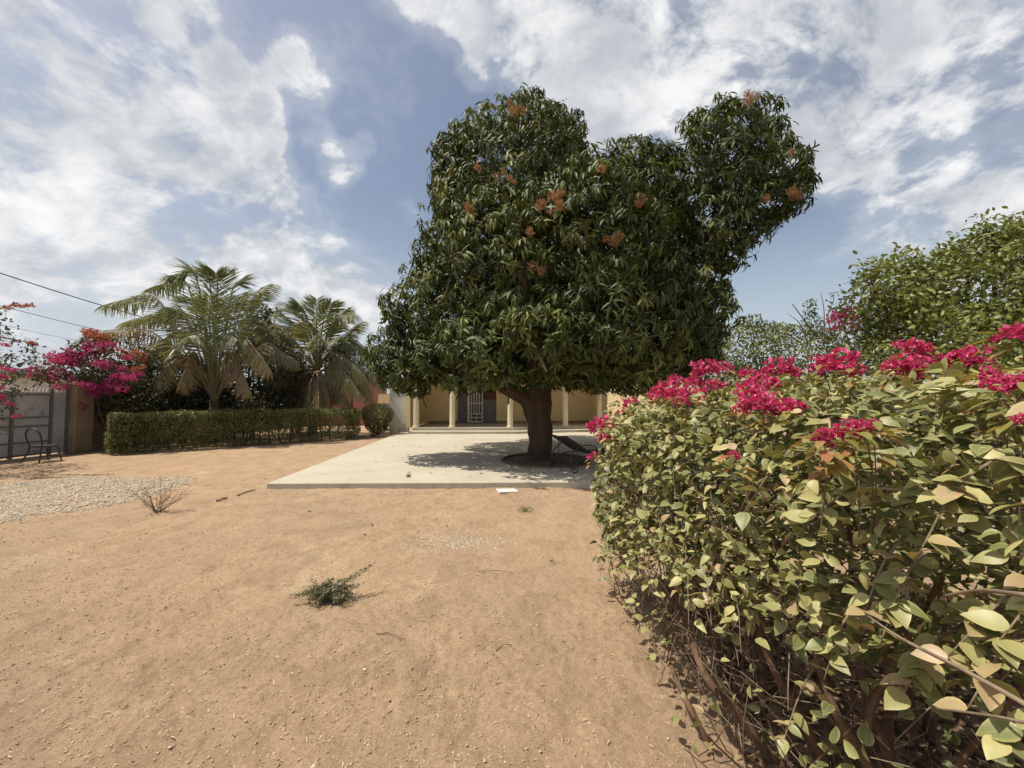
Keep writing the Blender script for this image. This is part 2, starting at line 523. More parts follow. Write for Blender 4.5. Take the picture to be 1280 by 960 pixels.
# ------------------------------------------------------------------ helpers: leaves
def leaf_template(width, sections, fold=0.25, droop=0.25, cup=0.0):
    """a leaf one metre long along +X: base point, rows of left-mid-right vertices, tip point"""
    v, e = [(0, 0, 0)], [0.3]
    for x, w in sections:
        z = -droop * x * x
        v += [(x, -w * width / 2, z + fold * w * width / 2), (x, 0, z), (x, w * width / 2, z + fold * w * width / 2)]
        e += [1.0, 0.0, 1.0]
    v.append((1, 0, -droop - cup))
    e.append(0.9)
    n = len(sections)
    t = [(0, 1, 2), (0, 2, 3)]
    for i in range(n - 1):
        a = 1 + 3 * i
        t += [(a, a + 3, a + 4), (a, a + 4, a + 1), (a + 1, a + 4, a + 5), (a + 1, a + 5, a + 2)]
    a = 1 + 3 * (n - 1)
    tip = len(v) - 1
    t += [(a, tip, a + 1), (a + 1, tip, a + 2)]
    return np.array(v, np.float32), np.array(t, np.int32), np.array(e, np.float32)


T_MANGO = leaf_template(0.23, [(0.3, 0.95), (0.68, 0.85)], 0.35, 0.34)
T_BOUG = leaf_template(0.66, [(0.10, 0.62), (0.30, 1.0), (0.56, 0.88), (0.80, 0.46)], 0.22, 0.22)
T_BOUG2 = leaf_template(0.60, [(0.10, 0.56), (0.32, 1.0), (0.58, 0.85), (0.82, 0.40)], -0.18, 0.38)
T_FINE = leaf_template(0.66, [(0.05, 0.40), (0.16, 0.80), (0.32, 1.0), (0.52, 0.92), (0.72, 0.62), (0.88, 0.27)], 0.22, 0.22)
T_FINE2 = leaf_template(0.60, [(0.05, 0.36), (0.16, 0.74), (0.34, 1.0), (0.54, 0.90), (0.74, 0.56), (0.89, 0.24)], -0.18, 0.40)
T_CURL = leaf_template(0.62, [(0.10, 0.60), (0.32, 1.0), (0.58, 0.85), (0.82, 0.42)], 0.62, 0.5)
T_SMALL = leaf_template(0.55, [(0.45, 1.0)], 0.2, 0.15)
T_BRACT = leaf_template(0.72, [(0.35, 1.0), (0.75, 0.62)], 0.35, -0.10)
T_OVAL = leaf_template(0.5, [(0.3, 0.9), (0.7, 0.8)], 0.25, 0.25)


def unit(a):
    return a / np.maximum(np.linalg.norm(a, axis=-1, keepdims=True), 1e-9)


def leaf_frames(d, up):
    d = unit(d)
    y = unit(np.cross(up, d))
    z = np.cross(d, y)
    return np.stack([d, y, z], axis=-1)                       # N x 3 x 3, columns = axes


def leaf_cloud(pos, d, up, size, tint, tmpl):
    tv, tt, te = tmpl
    Rm = leaf_frames(d, up) * np.asarray(size)[:, None, None]
    V = np.einsum('nij,kj->nki', Rm, tv) + pos[:, None, :]
    n, k = len(pos), len(tv)
    T = (tt[None] + (np.arange(n) * k)[:, None, None]).reshape(-1, 3)
    return V.reshape(-1, 3), T, np.repeat(tint, k), np.tile(te, n)


def leaf_obj(name, pos, d, up, size, tint, tmpl, mat, parent=None, smooth=True):
    V, T, ti, ed = leaf_cloud(pos, d, up, size, tint, tmpl)
    return link(name, np_mesh(name, V, T, mat, {'tint': ti, 'edge': ed}, smooth), parent)


def merge_clouds(parts):
    Vs, Ts, ti, ed, o = [], [], [], [], 0
    for V, T, a, b in parts:
        Vs.append(V); Ts.append(T + o); ti.append(a); ed.append(b); o += len(V)
    return np.concatenate(Vs), np.concatenate(Ts), np.concatenate(ti), np.concatenate(ed)


_leafcache = {}


def single_leaves(pos, d, up, size, tint, tmpl, mat, parent, name='leaf', steps=9):
    """individual leaves as parts; alike ones share a mesh"""
    Rm = leaf_frames(d, up)
    for i in range(len(pos)):
        k = (id(tmpl), mat.name, int(min(0.999, tint[i]) * steps))
        if k not in _leafcache:
            V, T, E = tmpl
            _leafcache[k] = np_mesh(name, V, T, mat, {'tint': np.full(len(V), (k[2] + 0.5) / steps), 'edge': E}, True)
        o = link(name, _leafcache[k], parent)
        m3 = Matrix([list(map(float, r)) for r in Rm[i]]).to_4x4()
        o.matrix_basis = Matrix.Translation(Vector(map(float, pos[i]))) @ m3 @ Matrix.Scale(float(size[i]), 4)


def rand_unit(n):
    return unit(rng.normal(size=(n, 3)))


def lobe_points(lobes, n, inset=0.0, rough=0.18, nscale=0.9, keep=0.78):
    """points near the outer surface of a union of ellipsoids (centre, radii); returns points, outward normals"""
    w = np.array([(l[1][0] * l[1][1] + l[1][1] * l[1][2] + l[1][0] * l[1][2]) for l in lobes])
    w = w / w.sum()
    pick = rng.choice(len(lobes), size=n * 2, p=w)
    cs = np.array([list(l[0]) for l in lobes])
    rs = np.array([list(l[1]) for l in lobes])
    u = rand_unit(n * 2)
    depth = 1 - inset * rng.random(n * 2) ** 1.6
    P0 = cs[pick] + u * rs[pick]
    nz = np.array([noise.noise(Vector(p) * nscale) + 0.5 * noise.noise(Vector(p) * nscale * 2.7) for p in P0])
    P = cs[pick] + u * rs[pick] * (depth + rough * nz)[:, None]
    N = unit(u / rs[pick])
    ins = np.zeros(len(P), bool)
    for i in range(len(lobes)):
        q = ((P - cs[i]) / rs[i])
        ins |= ((q ** 2).sum(1) < keep ** 2) & (pick != i)
    P, N = P[~ins], N[~ins]
    return P[:n], N[:n]


def px_lobe(px, py, D, rx, ry, rd=None):
    """an ellipsoid centred on a sight line, radii from pixels at that depth"""
    c = at(px, py, D)
    k = D / F
    return (c, (rx * k, rd if rd else rx * k, ry * k))


def flower_cluster_mesh(name, r, n, bract, mat, seed, tiny=True, flat=0.75):
    rg = np.random.default_rng(seed)
    u = rg.normal(size=(n, 3))
    u[:, 2] = np.abs(u[:, 2]) * 0.9 - 0.25
    u = unit(u)
    c = u * (r * (0.45 + 0.6 * rg.random((n, 1))))
    c[:, 2] *= flat
    pos, d, up = [], [], []
    for k in range(3):
        a = unit(np.cross(u, rg.normal(size=(n, 3))))
        if k:
            an = 2.09 * k
            a = a0 * math.cos(an) + np.cross(u, a0) * math.sin(an)
        else:
            a0 = a
        pos.append(c)
        d.append(u * 0.75 + a * 0.8 + rg.normal(size=(n, 3)) * 0.15)
        up.append(-a + u * 0.3)
    pos, d, up = np.concatenate(pos), np.concatenate(d), np.concatenate(up)
    sz = bract * (0.7 + 0.5 * rg.random(len(pos)))
    tint = np.clip(np.tile(rg.random(n), 3) * 0.7 + 0.3 * rg.random(len(pos)), 0, 1)
    V, T, ti, ed = leaf_cloud(pos, d, up, sz, tint, T_BRACT)
    mi = np.zeros(len(T), int)
    mats = [mat, M['tiny_flower']]
    if tiny:
        k = max(2, n // 7)
        cc = c[:k] + u[:k] * bract * 0.55
        for q in range(k):
            ax = Vector(u[q])
            a = ax.orthogonal().normalized()
            b = ax.cross(a)
            o = len(V)
            ring = [Vector(cc[q]) + (a * math.cos(w) + b * math.sin(w)) * bract * 0.13 for w in np.linspace(0, 2 * math.pi, 6)[:-1]]
            V = np.concatenate([V, np.array([list(p) for p in ring] + [list(Vector(cc[q]) + ax * bract * 0.05)])])
            tt = np.array([(o + i, o + (i + 1) % 5, o + 5) for i in range(5)])
            T = np.concatenate([T, tt])
            ti = np.concatenate([ti, np.zeros(6)]); ed = np.concatenate([ed, np.zeros(6)])
            mi = np.concatenate([mi, np.ones(5, int)])
    return np_mesh(name, V, T, (mats, mi), {'tint': ti, 'edge': ed}, False)


# ------------------------------------------------------------------ helpers: height field noise
def vnoise(x, y, seed=0):
    xi, yi = np.floor(x).astype(np.int64), np.floor(y).astype(np.int64)
    xf, yf = x - xi, y - yi
    xf, yf = xf * xf * (3 - 2 * xf), yf * yf * (3 - 2 * yf)

    def h(a, b):
        n = (a * 374761393 + b * 668265263 + seed * 974711) & 0x7fffffff
        n = ((n ^ (n >> 13)) * 1274126177) & 0x7fffffff
        return ((n ^ (n >> 16)) & 0xffff) / 65535.0 - 0.5
    return (h(xi, yi) * (1 - xf) + h(xi + 1, yi) * xf) * (1 - yf) + (h(xi, yi + 1) * (1 - xf) + h(xi + 1, yi + 1) * xf) * yf


def ground_z(x, y):
    x, y = np.asarray(x, float), np.asarray(y, float)
    z = 0.035 * vnoise(x * 0.6, y * 0.6, 1) + 0.022 * vnoise(x * 2.1 + y * 0.5, y * 2.3, 2)
    r = 0.55 + 0.9 * (vnoise(x * 0.8, y * 0.8, 9) + 0.5)
    z = z + 0.8 * r * (0.018 * vnoise(x * 7, y * 7, 3) + 0.015 * vnoise(x * 17, y * 17, 4) + 0.014 * vnoise(x * 34, y * 38, 5) + 0.011 * vnoise(x * 66, y * 70, 6))
    return z


# ================================================================== SETTING
# ---- sandy ground, one sheet to the horizon, finer where it is near
def axis(stops):
    out = []
    for a, b, st in stops:
        out.append(np.arange(a, b, st))
    return np.concatenate(out)


gx = axis([(-420, -60, 40), (-60, -16, 4), (-16, -6, 0.25), (-6, -3, 0.035), (-3, 2.2, 0.0165), (2.2, 6, 0.12), (6, 30, 2), (30, 440, 40)])
gy = axis([(-60, -4, 8), (-4, 1.2, 0.2), (1.2, 4.2, 0.0145), (4.2, 8.5, 0.03), (8.5, 16, 0.15), (16, 60, 4), (60, 900, 60)])
GX, GY = np.meshgrid(gx, gy)
GZ = ground_z(GX, GY)
nx, ny = len(gx), len(gy)
idx = np.arange(nx * ny).reshape(ny, nx)
quads = np.stack([idx[:-1, :-1], idx[:-1, 1:], idx[1:, 1:], idx[1:, :-1]], -1).reshape(-1, 4)
go = link('ground', np_mesh('ground', np.stack([GX, GY, GZ], -1).reshape(-1, 3), quads, M['sand'], smooth=True))
tag(go, kind='structure')

# ---- pebbles and clods strewn over the sand (stuff)
ICO_V = np.array([(0, 0, 1), (0.89, 0, 0.45), (0.28, 0.85, 0.45), (-0.72, 0.53, 0.45), (-0.72, -0.53, 0.45), (0.28, -0.85, 0.45),
                  (0.72, 0.53, -0.45), (-0.28, 0.85, -0.45), (-0.89, 0, -0.45), (-0.28, -0.85, -0.45), (0.72, -0.53, -0.45), (0, 0, -1)], np.float32)
ICO_T = np.array([(0, 1, 2), (0, 2, 3), (0, 3, 4), (0, 4, 5), (0, 5, 1), (1, 6, 2), (2, 7, 3), (3, 8, 4), (4, 9, 5), (5, 10, 1),
                  (1, 10, 6), (2, 6, 7), (3, 7, 8), (4, 8, 9), (5, 9, 10), (11, 7, 6), (11, 8, 7), (11, 9, 8), (11, 10, 9), (11, 6, 10)], np.int32)


def stones(name, xy, r, flat, mat, z_off=0.2):
    n = len(xy)
    z = ground_z(xy[:, 0], xy[:, 1])
    jit = 1 + 0.35 * (rng.random((n, 12, 1)) - 0.5)
    sc = np.stack([r * (0.8 + 0.5 * rng.random(n)), r * (0.7 + 0.4 * rng.random(n)), r * flat * (0.7 + 0.6 * rng.random(n))], -1)
    V = ICO_V[None] * jit * sc[:, None, :]
    a = rng.random(n) * 6.28
    ca, sa = np.cos(a)[:, None], np.sin(a)[:, None]
    til = (rng.random((n, 1)) - 0.5) * 0.7
    X = V[..., 0] * ca - V[..., 1] * sa
    Y = V[..., 0] * sa + V[..., 1] * ca
    Z = V[..., 2] + til * V[..., 0]
    V = np.stack([X + xy[:, :1], Y + xy[:, 1:2], Z + (z + r * flat * z_off)[:, None]], -1).reshape(-1, 3)
    T = (ICO_T[None] + (np.arange(n) * 12)[:, None, None]).reshape(-1, 3)
    return link(name, np_mesh(name, V, T, mat, smooth=False))


def in_view(n, ymin, ymax, xl=-1.35, xr=0.5, p=1.0):
    y = ymin + (ymax - ymin) * rng.random(n) ** p
    x = (xl + (xr - xl) * rng.random(n)) * np.maximum(y, 0.8)
    return np.stack([x, y], -1)


xy = in_view(30000, 1.3, 7.5, p=1.35)
keep = rng.random(len(xy)) < 0.35 + 1.3 * (vnoise(xy[:, 0] * 0.9, xy[:, 1] * 0.9, 21) + 0.5) * (xy[:, 0] < 0.2)
xy = xy[keep]
pb = stones('pebbles', xy, 0.0022 + 0.0065 * rng.random(len(xy)) ** 3, 0.7, M['pebble'])
tag(pb, 'small sandy pebbles and clods strewn over the bare yard', 'pebbles', kind='stuff')
xy = in_view(230, 1.4, 4.5, p=1.2)
wp = stones('white_pebbles', xy, 0.004 + 0.007 * rng.random(len(xy)) ** 2, 0.6, M['stone_white'])
tag(wp, 'scattered white pebbles and shell chips on the sand', 'pebbles', kind='stuff')

# ---- straw and leaf crumbs (stuff)
n = 6000
xy = in_view(n, 1.4, 7.5, p=1.25)
z = ground_z(xy[:, 0], xy[:, 1]) + 0.004
pos = np.concatenate([xy, z[:, None]], 1)
an = rng.random(n) * 6.28
d = np.stack([np.cos(an), np.sin(an), 0.15 * rng.normal(size=n)], -1)
st = leaf_obj('straw_litter', pos, d, np.tile([0, 0, 1.0], (n, 1)) + 0.3 * rng.normal(size=(n, 3)), 0.012 + 0.035 * rng.random(n) ** 2, rng.random(n),
              leaf_template(0.16, [(0.5, 1.0)], 0.3, 0.1), M['straw'])
tag(st, 'dry straw and leaf crumbs littering the sandy yard', 'litter', kind='stuff')
# pale chippings swept on the sand in front of the patio
pts = []
while len(pts) < 1100:
    x, y = rng.normal(570, 34), rng.normal(677, 6)
    p = ground(x, y)
    pts.append((p.x, p.y))
xy = np.array(pts)
pc = stones('pale_chippings', xy, 0.004 + 0.009 * rng.random(len(xy)) ** 2, 0.45, M['stone_white'])
tag(pc, 'thin patch of pale chippings on the sand before the patio', 'chippings', kind='stuff')

# ---- white gravel bed on the left
poly = [ground(*p) for p in ((-260, 606), (0, 603), (130, 597), (243, 597), (238, 606), (185, 622), (120, 634), (50, 645), (0, 655), (-160, 690))]


def inside(p, pg):
    c = False
    for i in range(len(pg)):
        a, b = pg[i], pg[i - 1]
        if (a.y > p[1]) != (b.y > p[1]) and p[0] < (b.x - a.x) * (p[1] - a.y) / (b.y - a.y) + a.x:
            c = not c
    return c


pts = []
x0, x1 = min(p.x for p in poly), max(p.x for p in poly)
y0, y1 = min(p.y for p in poly), max(p.y for p in poly)
while len(pts) < 16000:
    p = (random.uniform(x0, x1), random.uniform(y0, y1))
    q = (p[0] + 0.5 * noise.noise(Vector((p[0] * 1.6, p[1] * 1.6, 0))) + random.gauss(0, 0.13), p[1] + 0.4 * noise.noise(Vector((p[0] * 1.6, p[1] * 1.6, 5))) + random.gauss(0, 0.1))
    if inside(q, poly):
        pts.append(p)
xy = np.array(pts)
gv = stones('white_gravel', xy, 0.008 + 0.013 * rng.random(len(xy)), 0.65, M['stone_white'], 0.12)
tag(gv, 'bed of coarse white gravel on the left of the yard', 'gravel', kind='stuff')

# ---- patio slab
SLAB = 0.10
a = ground(336, 609, SLAB - 0.09)
b = ground(1010, 600, SLAB - 0.09)
slab_poly = [(-4.42, 7.12), (4.2, 7.30), (7.5, 7.4), (7.5, 18.4), (-5.2, 18.4)]
def rough_edge(poly, amp):
    out = []
    for p, q in zip(poly, poly[1:] + poly[:1]):
        n_ = max(2, int(math.hypot(q[0] - p[0], q[1] - p[1]) / 0.12))
        for i in range(n_):
            t = i / n_
            v = (p[0] + (q[0] - p[0]) * t, p[1] + (q[1] - p[1]) * t)
            w = amp * (noise.noise(Vector((v[0] * 1.7, v[1] * 1.7, 1))) + 0.8 * noise.noise(Vector((v[0] * 7, v[1] * 7, 2))))
            chip = 0.03 * max(0, noise.noise(Vector((v[0] * 2.9, v[1] * 2.9, 9))) - 0.35)
            out.append((v[0] + w, v[1] + w + chip))
    return out


mb = MB().prism(rough_edge(slab_poly, 0.012), -0.12, SLAB)
so = mb.build('patio_slab', M['concrete'], bevel=0.012)
tag(so, kind='structure')
PIT = Vector((0.82, 9.85))
mb = MB()
N = 40
mb.add([(PIT.x, PIT.y, SLAB + 0.03)] + [(PIT.x + 1.06 * math.cos(6.2832 * i / N), PIT.y + 1.06 * math.sin(6.2832 * i / N), SLAB + 0.005) for i in range(N)],
       [(0, 1 + i, 1 + (i + 1) % N) for i in range(N)])
tag(mb.build('tree_pit_soil', M['soil'], smooth=True), kind='structure')
mb = MB()
vs, fs = [], []
for i in range(N):
    c_, s_ = math.cos(6.2832 * i / N), math.sin(6.2832 * i / N)
    for r_, z_ in ((1.0, SLAB), (1.0, SLAB + 0.045), (1.07, SLAB + 0.05), (1.10, SLAB + 0.035), (1.11, SLAB)):
        vs.append((PIT.x + r_ * c_, PIT.y + r_ * s_, z_))
for i in range(N):
    for k in range(4):
        fs.append((i * 5 + k, i * 5 + k + 1, ((i + 1) % N) * 5 + k + 1, ((i + 1) % N) * 5 + k))
mb.add(vs, [f[::-1] for f in fs])
tag(mb.build('tree_ring_kerb', M['soil'], smooth=True), 'low dark kerb ring round the foot of the mango tree', 'kerb')

n = 110
r_ = np.abs(rng.normal(size=n)) * 2.6
an = rng.random(n) * 6.28
xy = np.stack([0.6 + r_ * np.cos(an) - 0.3, 10.2 + r_ * np.sin(an)], -1)
xy = xy[(xy[:, 1] > 7.4) & (xy[:, 1] < 17.0) & (xy[:, 0] > -4.2) & (xy[:, 0] < 6)]
n = len(xy)
an = rng.random(n) * 6.28
fl_ = leaf_obj('patio_leaf_litter', np.concatenate([xy, np.full((n, 1), SLAB + 0.012)], 1), np.stack([np.cos(an), np.sin(an), 0.05 * rng.normal(size=n)], -1), np.array([0, 0, 1.0]) + 0.25 * rng.normal(size=(n, 3)),
               0.10 + 0.08 * rng.random(n), 0.86 + 0.14 * rng.random(n), T_MANGO, M['litter_leaf'])
tag(fl_, 'dry brown mango leaves scattered on the patio under the tree', 'leaf litter', kind='stuff')

# ================================================================== HOUSE
FL = 0.34
house = empty('veranda_house', (0, 20, 0), 'ochre house with a cream columned veranda behind the mango tree', 'house')
fl_poly = [(-4.55, 17.95), (0.1, 17.95), (4.75, 19.6), (4.6, 22.2), (-4.75, 22.2)]
MB().prism(fl_poly, -0.1, FL).build('porch_floor', M['concrete'], house, bevel=0.015)
MB().prism([(-4.6, 17.42), (0.2, 17.42), (5.05, 19.15), (4.85, 19.66), (0.1, 17.98), (-4.6, 17.98)], -0.1, 0.21).build('step', M['concrete'], house, bevel=0.015)


def wall_bar(p, q, z0, z1, t):
    """a straight wall from p to q, thickness t to its left"""
    p, q = Vector(p), Vector(q)
    d = (q - p).normalized()
    nrm = Vector((-d.y, d.x)) * t
    return [tuple(p), tuple(q), tuple(q + nrm), tuple(p + nrm)], z0, z1


def wall(p, q, z0, z1, t, name, mat, parent=None):
    pg, a_, b_ = wall_bar(p, q, z0, z1, t)
    return MB().prism(pg, a_, b_).build(name, mat, parent)


wall((-4.7, 18.1), (-4.7, 21.3), FL + 0.004, 2.9, 0.2, 'wall', M['ochre'], house)
wall((-4.7, 21.3), (-2.95, 21.3), FL + 0.004, 2.9, 0.25, 'wall', M['ochre'], house)
wall((-0.85, 21.3), (4.2, 21.3), FL + 0.004, 2.9, 0.25, 'wall', M['ochre'], house)
wall((-2.95, 21.3), (-0.85, 21.3), 2.45, 2.9, 0.25, 'wall', M['ochre'], house)
wall((4.2, 21.3), (4.62, 19.95), FL + 0.004, 2.9, 0.2, 'wall', M['ochre'], house)
MB().box((-2.95, 21.62, 0.2), (-0.85, 21.7, 2.6)).build('inner_wall', M['grey_door'], house)
MB().box((-4.5, 21.275, FL + 0.005), (-2.95, 21.299, FL + 0.13)).box((-0.85, 21.275, FL + 0.005), (4.18, 21.299, FL + 0.13)).build('skirting', M['pillar'], house)
MB().prism([(-5.2, 17.98), (0.1, 17.98), (4.9, 19.6), (4.9, 26), (-5.2, 26)], 2.904, 3.2).build('roof', M['cream'], house)


def column(x, y, r, name='column'):
    mb = MB()
    prof = [(FL + 0.003, r * 1.25), (FL + 0.07, r * 1.25), (FL + 0.08, r), (2.66, r * 0.92), (2.7, r * 1.25), (2.9, r * 1.3)]
    vs, fs = [], []
    for z_, r_ in prof:
        for k in range(16):
            vs.append((x + r_ * math.cos(k * math.pi / 8), y + r_ * math.sin(k * math.pi / 8), z_))
    for i in range(len(prof) - 1):
        for k in range(16):
            fs.append((i * 16 + k, i * 16 + (k + 1) % 16, (i + 1) * 16 + (k + 1) % 16, (i + 1) * 16 + k))
    mb.add(vs, fs)
    o = mb.build(name, M['cream'], house, smooth=False)
    return o


for x, y in ((-4.42, 18.13), (-2.75, 18.13), (-0.08, 18.13), (2.58, 19.02), (4.38, 19.66)):
    column(x, y, 0.13)
# doors in the veranda wall
MB().box((-2.95, 21.38, FL + 0.006), (-2.42, 21.44, 2.44)).box((-2.86, 21.36, FL + 0.15), (-2.5, 21.379, 1.25)).box((-2.86, 21.36, 1.4), (-2.5, 21.379, 2.3)).build('door_leaf', M['grey_door'], house, bevel=0.006)
MB().box((-1.58, 21.36, FL + 0.006), (-0.86, 21.42, 1.62)).box((-1.5, 21.34, FL + 0.15), (-0.94, 21.359, 1.52)).build('door_leaf', M['grey_door'], house, bevel=0.006)
MB().box((-1.58, 21.363, 1.623), (-0.86, 21.42, 2.44)).build('door_panel', M['dark_red'], house)
gr = MB()
x0_, x1_ = -2.42, -1.58
gr.box((x0_, 21.28, FL + 0.05), (x0_ + 0.11, 21.33, 2.4)).box((x1_ - 0.06, 21.28, FL + 0.05), (x1_, 21.33, 2.4)).box((x0_ + 0.111, 21.28, FL + 0.05), (x1_ - 0.061, 21.33, FL + 0.12)).box((x0_ + 0.111, 21.28, 2.3), (x1_ - 0.061, 21.33, 2.4))
grille = gr.build('grille_door', M['white_metal'], house)
for zz in (0.62, 0.82, 1.40):
    MB().box((x0_ + 0.112, 21.285, zz), (x1_ - 0.062, 21.322, zz + 0.055)).build('rail', M['white_metal'], grille)
for k in range(4):
    xx = x0_ + 0.19 + k * 0.145
    for z0_, z1_ in ((FL + 0.121, 0.619), (0.676, 0.819), (0.876, 1.399), (1.456, 2.299)):
        if z1_ - z0_ < 0.2 and k % 2:
            continue
        MB().box((xx, 21.29, z0_), (xx + 0.045, 21.318, z1_)).build('bar', M['white_metal'], grille)
# small switch box and pipe on the veranda wall
MB().box((-3.95, 21.27, 1.0), (-3.85, 21.299, 1.12)).build('socket', M['cream'], house)
# sunlit wing on the right of the veranda
wing = empty('house_wing', (6, 17, 0), 'sunlit ochre side wing to the right of the veranda columns', 'house wing')
wall((6.6, 15.1), (4.72, 19.4), 0.0, 2.9, -0.25, 'wall', M['ochre'], wing)
MB().prism([(6.55, 15.06), (4.62, 19.45), (7.6, 20.6), (9.4, 16.3)], 2.904, 3.1).build('roof', M['cream'], wing)
d_ = (Vector((4.72, 19.4)) - Vector((6.6, 15.1))).normalized()
p_, q_ = Vector((6.6, 15.1)) + d_ * 0.2, Vector((4.72, 19.4)) - d_ * 0.1
nl = Vector((-d_.y, d_.x)) * -1
nl = Vector((-abs(nl.x), -abs(nl.y)))
MB().prism([tuple(p_), tuple(q_), tuple(q_ + nl * 0.05), tuple(p_ + nl * 0.05)], 0.78, 0.86).build('ledge', M['pillar'], wing)

# whitewashed wall on the left of the veranda, slatted panel and sticks leaning on it
ww = empty('garden_wall', (-5.2, 18.9, 0), 'stained whitewashed wall joining the left end of the veranda', 'wall')
wall((-5.85, 18.75), (-4.95, 18.75), 0.0, 2.35, 0.18, 'wall_face', M['whitewash'], ww)
MB().box((-5.9, 18.7, 2.352), (-4.95, 18.98, 2.42)).build('coping', M['whitewash'], ww)
for k, (a_, b_, r_) in enumerate((((-5.1, 18.45, 0.1), (-4.86, 18.72, 1.0), 0.012), ((-5.35, 18.4, 0.1), (-4.9, 18.72, 0.75), 0.014))):
    s_ = MB().tube(spline([a_, (Vector(a_) + Vector(b_)) / 2 + Vector((0.04, 0, -0.03)), b_], 6), [r_ * 1.2] * 3 + [r_] * 4, 6).build('leaning_stick', M['dry_twig'])
    tag(s_, ('thin upright dry stick leaning on the whitewashed wall', 'slanting longer dry stick leaning on the whitewashed wall')[k], 'stick')
sp = empty('slatted_panel', (-6.1, 18.9, 0), 'narrow white slatted panel between clipped shrub and whitewashed wall', 'panel')
MB().box((-6.2, 18.86, 0.0), (-6.15, 18.92, 1.5)).build('post', M['white_metal'], sp)
for k in range(7):
    MB().box((-6.148, 18.87, 0.12 + k * 0.2), (-5.87, 18.91, 0.24 + k * 0.2)).build('slat', M['white_metal'], sp)
# yellow yard wall further back
yw = wall((-7.85, 23.0), (-5.3, 23.0), 0, 1.95, 0.2, 'yard_wall', M['ochre'])
tag(yw, 'plain ochre yard wall behind the clipped round shrub', 'wall')

# salmon outbuilding behind the second palm
ob = empty('salmon_outbuilding', (-10.5, 24, 0), 'salmon pink outbuilding with grey roof behind the right palm', 'building')
wall((-14.5, 24.5), (-10.05, 24.5), 0, 3.05, 0.25, 'wall', M['salmon'], ob)
wall((-9.93, 24.5), (-7.9, 24.5), 0, 3.05, 0.25, 'wall', M['salmon'], ob)
MB().box((-10.049, 24.44, 0), (-9.931, 24.7, 3.04)).build('corner_post', M['dark_red'], ob)
MB().box((-14.8, 24.2, 3.055), (-8.1, 29, 3.25)).build('roof', M['grey_roof'], ob)
sh = MB().box((-11.35, 24.44, 1.3), (-10.85, 24.498, 2.55)).build('shutter', M['dark_red'], ob)
for k in range(11):
    MB().box((-11.31, 24.41, 1.35 + k * 0.108), (-10.89, 24.439, 1.42 + k * 0.108)).build('louvre', M['salmon'], sh)

# ================================================================== LEFT: gate, pillar, wall
GXp = -13.35
gate = empty('metal_gate', (GXp, 10.4, 0), 'grey sheet metal yard gate with framed panels beside the brown pillar', 'gate')
GH = 1.94
leaf_edges = [(7.6, 9.02), (9.06, 10.46), (10.5, 11.34), (11.38, 11.78)]
for i, (ya, yb) in enumerate(leaf_edges):
    MB().box((GXp - 0.03, ya, 0.06), (GXp, yb, GH - 0.12)).build('panel', M['gate_grey'], gate)
for yy in (7.6, 9.04, 10.48, 11.36, 11.77):
    MB().box((GXp - 0.035, yy - 0.035, 0.03), (GXp + 0.04, yy + 0.035, GH)).build('upright', M['gate_dark'], gate)
for (ya, yb) in leaf_edges[:3]:
    for zz in (0.08, 0.42, 0.86, 1.1, GH - 0.2):
        MB().box((GXp + 0.001, ya + 0.036, zz), (GXp + 0.034, yb - 0.036, zz + 0.035)).build('rail', M['gate_dark'], gate)
sk = MB()
for k in range(46):
    y_ = 7.64 + k * 0.09
    sk.add([(GXp, y_, GH - 0.12), (GXp, y_ + 0.07, GH - 0.12), (GXp, y_ + 0.035, GH + 0.02), (GXp - 0.012, y_, GH - 0.12), (GXp - 0.012, y_ + 0.07, GH - 0.12), (GXp - 0.012, y_ + 0.035, GH + 0.02)],
           [(0, 1, 2), (5, 4, 3), (0, 2, 5, 3), (1, 4, 5, 2)])
sk.build('spike_row', M['white_metal'], gate)
MB().box((GXp - 0.05, 7.5, 0), (GXp + 0.02, 11.8, 0.02)).build('threshold', M['gate_dark'], gate)
MB().tube([(GXp + 0.05, 10.42, 1.15), (GXp + 0.09, 10.42, 1.15), (GXp + 0.09, 10.42, 1.0), (GXp + 0.05, 10.42, 1.0)], 0.012, 6).build('handle', M['gate_dark'], gate)
pl = empty('gate_pillar', (GXp, 12.1, 0), 'brown weathered rendered pillar at the end of the grey gate', 'pillar')
MB().box((GXp - 0.3, 11.81, 0), (GXp + 0.22, 12.35, 2.05)).build('shaft', M['pillar'], pl, bevel=0.02)
MB().box((GXp - 0.34, 11.77, 2.052), (GXp + 0.26, 12.39, 2.13)).build('cap', M['pillar'], pl, bevel=0.02)
bw = MB().box((GXp - 0.2, 12.352, 0), (GXp, 31, 2.0)).build('boundary_wall', M['pillar'])
tag(bw, 'brown rendered boundary wall under the bougainvillea beyond the pillar', 'wall')
bw2 = MB().box((GXp - 0.2, -6, 0), (GXp, 7.5, 2.0)).build('boundary_wall', M['pillar'])
tag(bw2, 'brown rendered boundary wall on the near side of the gate', 'wall')
# neighbour's low roof over the gate
nb = empty('neighbour_house', (-24, 18, 0), 'low neighbouring house with dark roof seen over the gate', 'house')
MB().box((-30, 16, 0), (-20.5, 24, 2.6)).build('wall', M['whitewash'], nb)
MB().box((-30.4, 15.6, 2.603), (-20.1, 24.4, 2.8)).build('roof', M['grey_roof'], nb)
# ================================================================== CHAIR by the gate
cb = ground(42, 579)
ch = empty('bistro_chair', cb, 'dark metal chair with balloon back standing before the gate', 'chair')
fdir = Vector((0.06, 0.998, 0)).normalized()
udir = Vector((0.998, -0.06, 0)).normalized()
UPV = Vector((0, 0, 1))


def cp(u, f, z):
    return cb + udir * u + fdir * f + UPV * z


